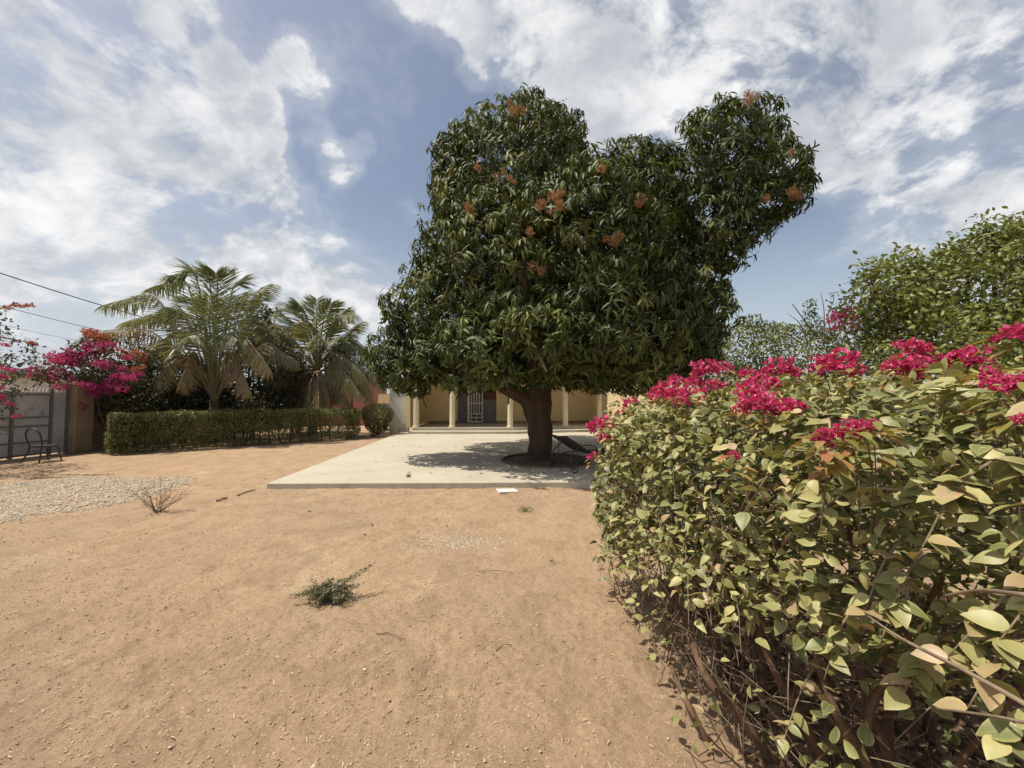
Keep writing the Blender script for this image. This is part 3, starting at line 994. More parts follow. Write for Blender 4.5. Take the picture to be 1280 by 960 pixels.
bk = spline([cp(-0.30, -0.05, 0), cp(-0.2, 0.0, 0.22), cp(-0.14, 0.0, 0.42), cp(-0.2, -0.02, 0.62), cp(-0.19, -0.05, 0.76), cp(-0.09, -0.07, 0.86), cp(0.05, -0.07, 0.875),
             cp(0.17, -0.06, 0.8), cp(0.21, -0.03, 0.66), cp(0.2, 0.0, 0.52), cp(0.2, 0, 0.38), cp(0.20, -0.02, 0.18), cp(0.22, -0.05, 0)], 48)
MB().tube(bk, 0.017, 8).build('back_frame', M['black_metal'], ch, smooth=True)
MB().tube([cp(-0.15, 0.0, 0.40), cp(0.19, 0.0, 0.40)], 0.012, 6).build('cross_rail', M['black_metal'], ch)
MB().tube([cp(-0.17, 0.0, 0.30), cp(0.19, 0.0, 0.30)], 0.010, 6).build('cross_rail', M['black_metal'], ch)
mb = MB()
N = 22
top = [cp(0.02 + 0.2 * math.cos(6.2832 * i / N), 0.22 + 0.2 * math.sin(6.2832 * i / N), 0.43) for i in range(N)]
bot = [p - UPV * 0.04 for p in top]
mb.add(top + bot, [tuple(range(N))] + [tuple(range(2 * N - 1, N - 1, -1))] + [(i, N + i, N + (i + 1) % N, (i + 1) % N) for i in range(N)])
mb.build('seat', M['black_metal'], ch)
for u_ in (-0.15, 0.18):
    MB().tube(spline([cp(u_, 0.36, 0.40), cp(u_ * 1.05, 0.39, 0.2), cp(u_ * 1.15, 0.43, 0.0)], 6), 0.015, 7).build('leg', M['black_metal'], ch, smooth=True)

# ================================================================== LOUNGER under the mango
wl = ground(718, 592, SLAB)
ln = empty('wheeled_lounger', wl, 'black wheeled sun lounger with raised backrest beside the mango trunk', 'sun lounger')
w0 = wl + UPV * 0.10                              # near wheel
w1 = ground(691, 584.5, SLAB) + UPV * 0.09        # far wheel
ax = (w1 - w0).normalized()
ax.z = 0
ax.normalize()
ldir = Vector((-ax.y, ax.x, 0))
if ldir.x < 0:
    ldir = -ldir
wid = (w1 - w0).length


def lp(l, w, z):
    return Vector((w0.x, w0.y, SLAB)) + ldir * l + ax * w + UPV * z


for wq in (0.0, wid):
    c_ = lp(0, wq, 0.10)
    wh = MB().ring(c_, 0.088, 0.011, ax, 24, 6).build('wheel', M['black_metal'], ln, smooth=True)
    MB().ring(c_, 0.02, 0.012, ax, 12, 6).build('hub', M['black_metal'], wh, smooth=True)
    for k in range(6):
        v_ = ldir * math.cos(k * math.pi / 3) + UPV * math.sin(k * math.pi / 3)
        MB().tube([c_ + v_ * 0.02, c_ + v_ * 0.085], 0.004, 5).build('spoke', M['black_metal'], wh)
MB().tube([lp(0, 0, 0.10), lp(0, wid, 0.10)], 0.01, 6).build('axle', M['black_metal'], ln)
for wq in (0.04, wid - 0.04):
    MB().tube(spline([lp(-0.02, wq, 0.12), lp(0.25, wq, 0.30), lp(0.6, wq, 0.33), lp(1.75, wq, 0.32)], 16), 0.014, 7).build('side_rail', M['black_metal'], ln, smooth=True)
    MB().tube(spline([lp(-0.05, wq, 0.10), lp(-0.02, wq, 0.36), lp(0.18, wq, 0.53), lp(0.42, wq, 0.55), lp(0.62, wq, 0.48), lp(0.72, wq, 0.33)], 18), 0.012, 7).build('arm_rest', M['black_metal'], ln, smooth=True)
    MB().tube([lp(1.55, wq, 0.32), lp(1.6, wq, 0.0)], 0.014, 7).build('leg', M['black_metal'], ln)


def sling(name, pts, half, th):
    mb = MB()
    cl = spline(pts, 10)
    vs, fs = [], []
    for i, p in enumerate(cl):
        t = (cl[min(i + 1, 10)] - cl[max(i - 1, 0)]).normalized()
        nn = t.cross(ax).normalized()
        if nn.z < 0: nn = -nn
        for a_, b_ in ((-half, 0), (0, -0.02), (half, 0), (half, -th), (0, -th - 0.02), (-half, -th)):
            vs.append(p + ax * a_ + nn * b_)
    for i in range(10):
        for k in range(6):
            fs.append((i * 6 + k, i * 6 + (k + 1) % 6, (i + 1) * 6 + (k + 1) % 6, (i + 1) * 6 + k))
    fs += [tuple(range(5, -1, -1)), tuple(range(60, 66))]
    mb.add(vs, fs)
    return mb.build(name, M['black_fabric'], ln)


mid = wid / 2
sling('backrest', [lp(-0.12, mid, 0.76), lp(0.15, mid, 0.61), lp(0.45, mid, 0.43), lp(0.72, mid, 0.36)], 0.30, 0.035)
sling('seat', [lp(0.74, mid, 0.36), lp(1.1, mid, 0.345), lp(1.4, mid, 0.37), lp(1.8, mid, 0.36)], 0.30, 0.035)
for wq in (0.06, wid - 0.06):
    MB().tube([lp(0.12, wq, 0.60), lp(0.12, wq, 0.28)], 0.009, 6).build('brace', M['black_metal'], ln)

# ================================================================== MANGO TREE
tb = Vector((0.72, 9.95, SLAB))
mango = empty('mango_tree', tb, 'big dense mango tree with rusty flower panicles standing in the patio', 'tree')
tk = MB()
tk.tube(spline([tb + Vector((0, 0, -0.05)), tb + Vector((0, 0, 0.18)), tb + Vector((-0.01, 0, 0.7)), tb + Vector((-0.03, 0, 1.25)), tb + Vector((0.0, 0.05, 1.9)), tb + Vector((0.15, 0.1, 2.8)), tb + Vector((0.2, 0.2, 4.2)), tb + Vector((-0.3, 0.2, 6.0)), tb + Vector((-0.6, 0.1, 7.6))], 32),
        [0.47, 0.40, 0.345, 0.32, 0.31, 0.305, 0.30, 0.30, 0.30, 0.30, 0.305, 0.31, 0.315, 0.32] + list(np.linspace(0.31, 0.06, 19)), 20, 0.22)
trunk = tk.build('trunk', M['bark'], mango, smooth=True)
limbs = [[(-0.06, 0, 1.0), (-0.35, -0.05, 1.5), (-0.95, -0.2, 1.85), (-1.9, -0.3, 2.3), (-3.0, -0.3, 3.0)],
         [(0.1, 0.0, 2.2), (0.5, -0.2, 2.7), (1.5, -0.4, 3.2), (3.0, -0.4, 4.6), (4.8, -0.6, 6.4)],
         [(0.0, 0.1, 1.6), (0.3, 0.8, 2.3), (0.7, 2.0, 3.4), (0.9, 3.2, 4.6)],
         [(0.0, -0.1, 1.5), (-0.2, -0.8, 2.2), (-0.4, -1.7, 3.2), (-0.5, -2.4, 4.4)],
         [(0.1, 0.0, 2.2), (-0.8, 0.3, 3.6), (-1.8, 0.4, 5.2), (-2.2, 0.3, 7.0)],
         [(0.1, 0.0, 1.9), (0.5, 0.1, 2.2), (1.6, 0.3, 2.5), (3.0, 0.5, 2.7)]]
for lb in limbs:
    p = spline([tb + Vector(q) for q in lb], 16)
    MB().tube(p, list(np.linspace(0.27 if lb is limbs[0] else 0.22, 0.04, 17)), 10, 0.2).build('limb', M['bark'], mango, smooth=True)

MANGO = [(645, 208, 10.0, 86, 80), (585, 225, 10.3, 44, 62), (596, 300, 9.8, 72, 85), (552, 395, 10.0, 70, 72), (512, 440, 10.2, 50, 48), (500, 455, 9.4, 36, 34),
         (692, 172, 10.6, 44, 40), (640, 330, 9.0, 95, 105), (730, 300, 8.8, 95, 95), (775, 262, 10.0, 82, 80), (822, 240, 10.2, 48, 46),
         (800, 415, 9.6, 100, 72), (760, 390, 8.8, 100, 95), (660, 425, 8.8, 110, 58), (590, 440, 9.2, 70, 48), (730, 440, 9.4, 110, 48), (845, 440, 9.9, 52, 40),
         (900, 195, 9.6, 66, 66), (935, 175, 9.8, 52, 48), (948, 232, 9.5, 54, 46), (972, 248, 9.4, 28, 26), (880, 260, 9.8, 58, 56), (845, 320, 9.9, 52, 60), (868, 382, 10.2, 30, 36),
         (640, 250, 12.0, 100, 100), (740, 330, 12.6, 120, 110), (590, 390, 12.2, 75, 75), (700, 420, 13.0, 120, 60), (800, 420, 12.2, 85, 60)]
MANGO += [(566, 212, 10.2, 34, 44), (925, 265, 9.6, 52, 46), (895, 300, 9.7, 46, 46), (868, 345, 9.9, 44, 46), (970, 212, 9.5, 32, 32)]
lobes = [px_lobe(*l) for l in MANGO]
cp_, cn_ = lobe_points(lobes, 330, inset=0.06, rough=0.12, keep=0.8)
for q, w_ in zip(cp_, cn_):                       # billows: bunches of shoots standing out from the crown
    r_ = random.uniform(0.32, 0.62)
    lobes.append((Vector(q) - Vector(w_) * r_ * random.uniform(0.45, 0.9), (r_, r_, r_ * 0.85)))
P0, N0 = lobe_points(lobes, 12500, inset=0.30, rough=0.16, nscale=1.2, keep=0.75)
Pi, Ni = lobe_points([(c_, tuple(q * 0.72 for q in r_)) for c_, r_ in lobes[:len(MANGO)]], 4300, inset=0.5, rough=0.1, keep=0.3)
P0, N0 = np.concatenate([P0, Pi]), np.concatenate([N0, Ni])
floor_z = 1.45 + 0.25 * np.array([noise.noise(Vector((p[0] * 0.9, p[1] * 0.9, 3))) for p in P0]) + 0.10 * np.hypot(P0[:, 0] - tb.x, P0[:, 1] - tb.y).clip(0, 3) * 0.4
ok = P0[:, 2] > floor_z + 0.15
P0, N0 = P0[ok], N0[ok]
nR = len(P0)
per = 9
ros_t = np.clip(0.42 + 0.22 * rng.normal(size=nR) + 0.25 * np.array([noise.noise(Vector(p) * 0.55) for p in P0]), 0, 1)
pos = np.repeat(P0, per, 0) + rng.normal(size=(nR * per, 3)) * 0.035
axis_ = unit(N0 * 0.75 + np.array([0, 0, 0.38]))
A = np.repeat(axis_, per, 0)
side = unit(np.cross(A, rng.normal(size=A.shape)))
lift = np.repeat(rng.random(nR) * 0.55 - 0.1, per)
d = side * 0.95 + A * (lift + 0.25 * rng.normal(size=nR * per))[:, None]
d[:, 2] -= 0.40 + 0.5 * rng.random(nR * per)
d = unit(d)
up = unit(A + np.array([0, 0, 0.6]) + 0.35 * rng.normal(size=A.shape))
sz = 0.145 + 0.11 * rng.random(nR * per)
tint = np.clip(np.repeat(ros_t, per) + 0.1 * rng.normal(size=nR * per), 0, 0.99)
# nearest, most exposed leaves stand alone as parts
score = sz / np.linalg.norm(pos - np.array([0, 0, CAM_H]), axis=1) * (1 + 0.4 * ((np.repeat(N0, per, 0) * unit(np.array([0, 0, CAM_H]) - pos)).sum(1) > 0.35))
order = np.argsort(-score)
sel, rest = order[:300], order[300:]
single_leaves(pos[sel], d[sel], up[sel], sz[sel], tint[sel], T_MANGO, M['mango_leaf'], mango)
cr = leaf_obj('crown', pos[rest], d[rest], up[rest], sz[rest], tint[rest], T_MANGO, M['mango_leaf'], mango)
cr['kind'] = 'stuff'
# twigs inside the crown
tw = MB()
for k in range(420):
    i = random.randrange(nR)
    p = Vector(P0[i]) - Vector(N0[i]) * 0.25; q = p - Vector(N0[i]) * 0.9 + Vector((0, 0, -0.25)) + Vector(rng.normal(size=3)) * 0.12
    tw.tube([q, (p + q) / 2 + Vector((0, 0, 0.05)), p], [0.022, 0.015, 0.008], 5, caps=False)
o = tw.build('twigs', M['bark'], mango); o['kind'] = 'stuff'


def panicle_mesh(seed, h):
    rg = np.random.default_rng(seed)
    n = 80
    t = rg.random(n)
    pos = np.stack([rg.normal(size=n) * 0.015, rg.normal(size=n) * 0.015, t * h * 0.75], -1)
    an = rg.random(n) * 6.28
    d = np.stack([np.cos(an), np.sin(an), 0.55 + 0.5 * rg.random(n)], -1)
    s = h * (0.55 - 0.33 * t) * (0.7 + 0.5 * rg.random(n))
    V, T, ti, ed = leaf_cloud(pos, d, rg.normal(size=(n, 3)), s, rg.random(n), leaf_template(0.085, [(0.4, 0.8), (0.8, 1.0)], 0.6, -0.1))
    return np_mesh('flower_panicle', V, T, M['panicle'], {'tint': ti, 'edge': ed})


pms = [panicle_mesh(k, 0.30) for k in range(4)]
PAN = [(640, 108), (648, 132), (641, 141), (595, 205), (630, 215), (636, 222), (588, 262), (680, 250), (692, 246), (700, 252), (672, 338), (800, 255), (767, 300), (940, 125), (932, 128), (992, 188), (996, 240), (990, 246), (958, 250), (660, 290), (755, 210), (617, 105), (655, 137), (637, 128), (600, 210), (585, 258), (620, 218), (642, 226), (590, 268), (686, 244), (698, 240), (704, 256), (676, 258), (668, 333), (804, 250), (772, 302), (760, 296), (946, 122), (936, 120), (986, 186), (1000, 244), (984, 240), (955, 246), (775, 292), (690, 262)]
ctr = np.array([0, 0, CAM_H])
pr = unit(P0 - ctr)
for k, (px, py) in enumerate(PAN):
    r_ = ray(px, py).normalized()
    dots = pr @ np.array(r_)
    near = np.where(dots > math.cos(R(2.0)))[0]
    if len(near) < 12 or (np.arccos(np.clip(dots[near].max(), -1, 1)) > R(0.5)):
        continue
    if len(near):
        D_ = np.partition(P0[near][:, 1], min(2, len(near) - 1))[min(2, len(near) - 1)] - 0.22
    else:
        D_ = 9.8
    p = at(px, py, D_)
    o = link('flower_panicle', pms[k % 4], mango)
    o.location = p - UPV * 0.1
    o.rotation_euler = (random.uniform(-0.5, 0.5), random.uniform(-0.5, 0.5), random.uniform(0, 6))
    s_ = random.uniform(0.5, 1.0)
    o.scale = (s_, s_, s_)


# ================================================================== generic shrubs
def shrub(name, base, lobes, n, leaf, mat, tmpl, label, cat, group=None, inset=0.4, tlo=0.0, thi=1.0, rough=0.25, nscale=1.5, up_bias=0.5, stems=6, stem_r=0.05, droop=0.2, leaves_each=1, stem_mat='stem', spread=0.06):
    root = empty(name, base, label, cat, group)
    Pp, Nn = lobe_points(lobes, n, inset=inset, rough=rough, nscale=nscale)
    if leaves_each > 1:
        Nn = np.repeat(Nn, leaves_each, 0)
        Pp = np.repeat(Pp, leaves_each, 0) + rng.normal(size=(len(Pp) * leaves_each, 3)) * spread
    m = len(Pp)
    d = unit(Nn * 0.6 + rng.normal(size=(m, 3)) * 0.75 - np.array([0, 0, droop]))
    up = unit(Nn * 0.5 + np.array([0, 0, up_bias]) + 0.5 * rng.normal(size=(m, 3)))
    cl = np.array([noise.noise(Vector(p) * 1.4) for p in Pp])
    tint = np.clip(tlo + (thi - tlo) * (0.45 + 0.6 * cl + 0.22 * rng.normal(size=m)), 0, 1)
    f = leaf_obj('foliage', Pp, d, up, leaf * (0.7 + 0.6 * rng.random(m)), tint, tmpl, mat, root)
    f['kind'] = 'stuff'
    b = Vector(base)
    for k in range(stems):
        l = lobes[k % len(lobes)]
        tip = Vector(l[0]) + Vector(rng.normal(size=3)) * 0.25 * l[1][0]
        mid_ = (b + tip) / 2 + Vector(rng.normal(size=3)) * 0.12
        b_ = b + Vector((random.uniform(-.2, .2), random.uniform(-.2, .2), 0))
        MB().tube(spline([b_, mid_, tip], 8), list(np.linspace(stem_r, stem_r * 0.3, 9)), 6, 0.1).build('stem', M[stem_mat], root, smooth=True)
    return root


# ---- clipped hedge on the left
HA, HB = Vector((-11.9, 11.75)), Vector((-6.7, 16.5))


def hedge_box(name, A_, B_, half, h, n, leaf, label, cat, taper=0.0):
    root = empty(name, (*((A_ + B_) / 2), 0), label, cat)
    t = (B_ - A_).normalized()
    nn = Vector((t.y, -t.x))                       # towards the camera side
    L = (B_ - A_).length
    pts, nr = [], []
    while len(pts) < n:
        s = random.uniform(-0.1, L + 0.1)
        face = random.choices(('f', 't', 'b', 'e'), (4.2, 3, 1.2, 0.9))[0]
        z = random.uniform(0.06, h)
        dp = random.random() ** 1.8 * 0.3
        k = 1 - taper * (1 - z / h)
        if face == 'f': p, m_ = A_ + t * s + nn * (half * k - dp), nn
        elif face == 'b': p, m_ = A_ + t * s - nn * (half * k - dp), -nn
        elif face == 't':
            p, m_ = A_ + t * s + nn * random.uniform(-half, half), None
            z = h - dp * 0.7
        else:
            e = random.random() < 0.5
            p, m_ = (A_ + t * (-0.1 + dp) if e else B_ + t * (0.1 - dp)) + nn * random.uniform(-half * k, half * k), (-t if e else t)
            p = p + (t * (taper * (1 - z / h) * half) * (1 if e else -1))
        v = Vector((p.x, p.y, z))
        w = noise.noise(v * 1.3) * 0.10 + noise.noise(v * 4) * 0.07
        N3 = Vector((0, 0, 1)) if m_ is None else Vector((m_.x, m_.y, 0.2))
        v = v + N3 * w
        # rounded top edge
        if z > h - 0.12 and m_ is not None: v.z -= 0.02
        if v.z < 0.35 and random.random() < 0.45 + 0.35 * noise.noise(v * 1.7): continue
        pts.append(v); nr.append(N3.normalized())
    Pp, Nn = np.array(pts), np.array(nr)
    m = len(Pp)
    d = unit(Nn * 0.7 + rng.normal(size=(m, 3)) * 0.7 + np.array([0, 0, 0.15]))
    up = unit(Nn * 0.6 + np.array([0, 0, 0.6]) + 0.5 * rng.normal(size=(m, 3)))
    tint = np.clip(0.4 + 0.3 * np.array([noise.noise(Vector(p) * 2) for p in Pp]) + 0.25 * rng.normal(size=m), 0, 1)
    f = leaf_obj('foliage', Pp, d, up, leaf * (0.6 + 0.8 * rng.random(m)), tint, T_SMALL, M['hedge_leaf'], root)
    f['kind'] = 'stuff'
    k = max(4, int(L / 0.35))
    for i in range(k):
        b_ = A_ + t * (L * (i + 0.5) / k) + nn * random.uniform(-0.2, 0.2)
        tip = Vector((b_.x + random.uniform(-.2, .2), b_.y + random.uniform(-.2, .2), h * 0.85))
        MB().tube(spline([(b_.x, b_.y, -0.02), (b_.x + random.uniform(-.08, .08), b_.y, h * 0.4), tip], 6), list(np.linspace(0.035, 0.012, 7)), 6).build('stem', M['stem'], root)
    return root


hedge_box('clipped_hedge', HA, HB, 0.62, 1.2, 34000, 0.065, 'long clipped green hedge in front of the two palms', 'hedge')
shrub('clipped_shrub', (-5.95, 17.3, 0), [(Vector((-5.95, 17.3, 1.0)), (0.72, 0.6, 0.44)), (Vector((-5.95, 17.3, 0.55)), (0.5, 0.45, 0.42)), (Vector((-5.95, 17.3, 0.8)), (0.62, 0.52, 0.5))], 7500, 0.06, M['hedge_leaf'], T_SMALL,
      'small clipped flaring shrub at the right end of the hedge', 'shrub', stems=6, stem_r=0.03, rough=0.10, inset=0.5)

# ---- dark growth behind the hedge
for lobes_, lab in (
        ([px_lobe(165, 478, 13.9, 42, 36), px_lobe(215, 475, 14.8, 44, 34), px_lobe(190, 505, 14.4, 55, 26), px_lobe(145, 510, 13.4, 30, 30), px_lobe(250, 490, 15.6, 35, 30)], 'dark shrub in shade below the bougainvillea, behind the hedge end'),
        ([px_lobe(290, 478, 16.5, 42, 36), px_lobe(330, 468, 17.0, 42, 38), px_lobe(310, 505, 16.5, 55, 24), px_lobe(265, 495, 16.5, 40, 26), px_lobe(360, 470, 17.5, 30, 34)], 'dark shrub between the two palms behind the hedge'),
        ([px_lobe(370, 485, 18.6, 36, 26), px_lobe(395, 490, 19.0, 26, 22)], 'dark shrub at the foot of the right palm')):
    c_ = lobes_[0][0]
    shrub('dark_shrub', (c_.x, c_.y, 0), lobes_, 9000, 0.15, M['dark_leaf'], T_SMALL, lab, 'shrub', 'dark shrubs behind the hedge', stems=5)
# tree far behind between the palms
lo = [px_lobe(326, 392, 24, 13, 10), px_lobe(316, 408, 24, 15, 12), px_lobe(345, 392, 24, 7, 5), px_lobe(335, 425, 24, 24, 18)]
shrub('round_leaf_tree', (lo[3][0].x, lo[3][0].y, 0), lo, 1500, 0.24, M['dark_leaf'], T_OVAL, 'dark round leaved tree showing between the two palms', 'tree', stems=4, stem_r=0.09, tlo=0.3, rough=0.35)

# ================================================================== PALMS


def frond_mesh(pts, llen, tint0, hang, seed, dens=72):
    rg = np.random.default_rng(seed)
    cl = spline(pts, 24)
    mb = MB()
    mb.tube(cl, list(np.linspace(0.045, 0.006, 25)), 5, caps=False)
    V0 = np.array([list(v) for v in mb.v], np.float32)
    T0 = []
    for f in mb.f:
        T0 += [(f[0], f[1], f[2]), (f[0], f[2], f[3])]
    T0 = np.array(T0, np.int32)
    L = sum((cl[i + 1] - cl[i]).length for i in range(24))
    pos, d, up, sz = [], [], [], []
    for i in range(dens):
        u = 0.32 + 0.68 * i / (dens - 1)
        k = min(23, int(u * 24)); f = u * 24 - k
        p = cl[k].lerp(cl[k + 1], f)
        t = (cl[k + 1] - cl[k]).normalized()
        sd = t.cross(Vector((0, 0, 1)))
        sd = sd.normalized() if sd.length > 0.15 else Vector((1, 0, 0))
        upv = sd.cross(t)
        ln_ = llen * (0.35 + 0.65 * math.sin(math.pi * min(1, 0.12 + u * 0.86)) ** 0.7) * rg.uniform(0.85, 1.1)
        for s in (-1, 1):
            dd = sd * s * 0.75 + t * (0.55 + 0.5 * u) + upv * (0.25 - hang * 0.8) + Vector((0, 0, -hang)) + Vector(rg.normal(size=3)) * 0.07
            if rg.random() < 0.05: continue
            pos.append(list(p)); d.append(list(dd)); sz.append(ln_)
            up.append(list(upv + Vector(rg.normal(size=3)) * 0.25))
    pos, d, up, sz = map(np.array, (pos, d, up, sz))
    ti = np.clip(tint0 + 0.07 + 0.10 * rg.normal(size=len(pos)), 0, 1)
    V, T, tt, ee = leaf_cloud(pos, d, up, sz, ti, leaf_template(0.055, [(0.3, 1.0), (0.7, 0.75)], 0.5, 0.30 + 0.25 * hang))
    Vv = np.concatenate([V0, V]); Tt = np.concatenate([T0, T + len(V0)])
    return np_mesh('frond', Vv, Tt, M['palm_leaf'], {'tint': np.concatenate([np.full(len(V0), min(1, tint0 + 0.3)), tt]), 'edge': np.concatenate([np.zeros(len(V0)), ee])})


def palm(name, D, root_px, heart, fronds, llen, label, trunk_r):
    b = at(root_px[0], 505, D)
    root = empty(name, (b.x, b.y, 0), label, 'palm', 'coconut palms behind the hedge')
    h = at(heart[0], heart[1], D)
    tr = spline([(b.x, b.y, -0.1), (b.x * 0.6 + h.x * 0.4, b.y, h.z * 0.5), tuple(h)], 22)
    MB().tube(tr, [trunk_r * (1.25 - 0.35 * i / 22 + (0.07 if i % 2 else 0)) for i in range(23)], 12, 0.15).build('trunk', M['palm_trunk'], root, smooth=False)
    for k, (cx, cy, tx, ty, dd, ti, hg) in enumerate(fronds):
        p0 = h + Vector((random.uniform(-.1, .1), random.uniform(-.1, .1), random.uniform(-.1, .05)))
        p1 = at(cx, cy + (7 if ty < 370 else 0), D + dd * 0.55)
        ty += 7 if ty < 370 else 0
        p2 = at(tx, ty, D + dd)
        pts = [p0, p0.lerp(p1, 0.5) + (p1 - p2) * 0.06, p1, p1.lerp(p2, 0.55) + Vector((0, 0, 0.05 * (p2 - p1).length)), p2]
        link('frond', frond_mesh(pts, llen, ti, hg, 100 + k), root)
    return root


palm('coconut_palm', 14.6, (268, 505), (268, 499), [
    (232, 345, 186, 354, 0.4, 0.42, 0.35), (245, 338, 214, 337, -0.8, 0.35, 0.25), (262, 345, 246, 329, 0.9, 0.4, 0.2), (272, 350, 270, 334, -0.5, 0.35, 0.2),
    (290, 358, 304, 340, 0.6, 0.4, 0.25), (305, 372, 338, 348, -0.3, 0.45, 0.3), (262, 400, 262, 362, -1.6, 0.42, 0.25), (240, 400, 212, 384, -1.2, 0.45, 0.35),
    (195, 372, 127, 382, -0.4, 0.5, 0.45), (205, 396, 152, 404, 0.8, 0.55, 0.5), (190, 415, 105, 418, 0.3, 0.88, 0.6), (205, 425, 150, 474, -1.4, 0.68, 0.55),
    (222, 432, 195, 478, -1.8, 0.75, 0.7), (243, 440, 224, 482, -1.6, 0.9, 0.8), (310, 400, 345, 420, 0.9, 0.5, 0.45), (305, 425, 338, 462, -0.9, 0.78, 0.65),
    (290, 445, 312, 488, -1.3, 0.92, 0.8), (290, 385, 318, 375, 1.6, 0.4, 0.35), (250, 375, 228, 362, 1.4, 0.3, 0.3), (275, 380, 290, 362, 1.8, 0.3, 0.3), (240, 410, 180, 440, 1.8, 0.5, 0.5), (295, 415, 330, 440, 1.9, 0.5, 0.5), (252, 420, 236, 420, -2.0, 0.5, 0.4), (280, 420, 296, 424, -1.8, 0.5, 0.45), (225, 385, 196, 400, 2.0, 0.45, 0.4), (330, 430, 372, 452, 0.4, 0.7, 0.5)],
    0.88, 'taller coconut palm at left with arching grey green fronds', 0.16)
palm('coconut_palm', 18.0, (391, 505), (396, 462), [
    (372, 410, 352, 392, 0.6, 0.4, 0.3), (383, 398, 372, 379, -0.5, 0.38, 0.25), (396, 395, 396, 374, 0.5, 0.4, 0.2), (405, 398, 414, 378, -0.4, 0.38, 0.25),
    (414, 408, 434, 386, 0.4, 0.4, 0.3), (424, 425, 452, 402, 0.9, 0.42, 0.4), (425, 430, 462, 436, -0.5, 0.4, 0.5), (428, 440, 470, 462, 0.5, 0.45, 0.55),
    (355, 415, 322, 420, -0.4, 0.6, 0.4), (345, 405, 302, 444, -1.0, 0.72, 0.55), (362, 440, 318, 462, -1.4, 0.72, 0.5), (424, 460, 468, 500, -0.9, 0.62, 0.55),
    (416, 468, 438, 505, -1.3, 0.8, 0.7), (404, 470, 412, 510, -1.6, 0.9, 0.8), (390, 474, 385, 508, -1.5, 0.95, 0.85), (374, 470, 352, 504, -1.2, 0.95, 0.8), (372, 455, 335, 490, -0.6, 0.9, 0.7),
    (392, 430, 384, 404, -1.5, 0.6, 0.35), (365, 425, 330, 436, 1.2, 0.4, 0.45), (380, 415, 362, 408, 1.4, 0.35, 0.35), (410, 412, 424, 402, 1.5, 0.35, 0.35), (430, 446, 474, 478, -1.2, 0.45, 0.6), (350, 432, 312, 448, 0.6, 0.5, 0.5), (360, 452, 330, 480, -1.8, 0.8, 0.7), (418, 455, 450, 492, -2.0, 0.6, 0.6), (376, 396, 356, 378, 1.0, 0.35, 0.3), (418, 398, 444, 392, -1.0, 0.4, 0.35), (400, 440, 398, 420, -2.2, 0.5, 0.4), (436, 424, 476, 448, 1.4, 0.4, 0.5), (398, 478, 398, 512, -2.0, 0.97, 0.85), (380, 480, 368, 512, -1.0, 0.97, 0.85), (420, 440, 456, 470, -1.6, 0.55, 0.6), (428, 452, 466, 490, 1.0, 0.5, 0.6), (370, 440, 340, 476, 1.0, 0.6, 0.55), (408, 432, 424, 420, -1.4, 0.5, 0.4)],
    0.95, 'shorter coconut palm at right with brown hanging fronds', 0.16)

# ================================================================== LEFT BOUGAINVILLEAS
CL_P = [flower_cluster_mesh('flower_cluster', 0.34, 70, 0.085, M['bract_pink'], 40 + k, tiny=False) for k in range(3)]
CL_O = [flower_cluster_mesh('flower_cluster', 0.30, 55, 0.085, M['bract_orange'], 50 + k, tiny=False) for k in range(2)]


def put_cluster(meshes, p, scale, parent, tilt=None):
    o = link('flower_cluster', random.choice(meshes), parent)
    o['kind'] = 'stuff'
    o.location = p
    o.rotation_euler = (random.uniform(-0.4, 0.4), random.uniform(-0.4, 0.4), random.uniform(0, 6.28)) if tilt is None else tilt
    o.scale = (scale,) * 3
    return o


lo = [px_lobe(150, 455, 12.6, 45, 32), px_lobe(120, 450, 12.4, 32, 30), px_lobe(165, 490, 12.8, 26, 26), px_lobe(75, 465, 12.0, 26, 18), px_lobe(185, 470, 13.2, 26, 28), px_lobe(120, 425, 12.5, 14, 10)]
b1 = shrub('bougainvillea', (-13.0, 13.0, 0), lo, 4200, 0.10, M['dark_leaf'], T_OVAL, 'magenta and coral bougainvillea spilling over the pillar and wall', 'bougainvillea', 'bougainvilleas along the boundary wall', stems=6, tlo=0.35, thi=1.1, rough=0.35)
for px, py, s_, m_ in ((72, 448, 1.0, 0), (62, 462, 0.8, 0), (85, 460, 0.9, 0), (55, 470, .7, 0), (118, 428, 0.9, 2), (128, 440, 1.1, 0), (135, 450, 0.8, 0), (108, 440, 0.7, 0), (112, 475, 0.7, 0), (122, 482, 0.8, 0),
                       (145, 478, 0.8, 0), (150, 482, 0.7, 0), (138, 486, 0.6, 0), (118, 500, 0.55, 0), (45, 493, 0.7, 0), (168, 462, 0.6, 0), (98, 452, 0.7, 2), (110, 418, 0.6, 2), (125, 415, 0.6, 2), (158, 440, 0.7, 2), (178, 445, 0.6, 2), (75, 480, 0.8, 0), (90, 478, 0.5, 0)):
    for q in range(3):
        put_cluster(CL_O if m_ == 2 else CL_P, at(px + random.gauss(0, 9), py + random.gauss(0, 7), (11.7 if m_ == 0 else 12.0) + random.uniform(-.2, .5)), s_ * random.uniform(0.55, 0.95), b1)

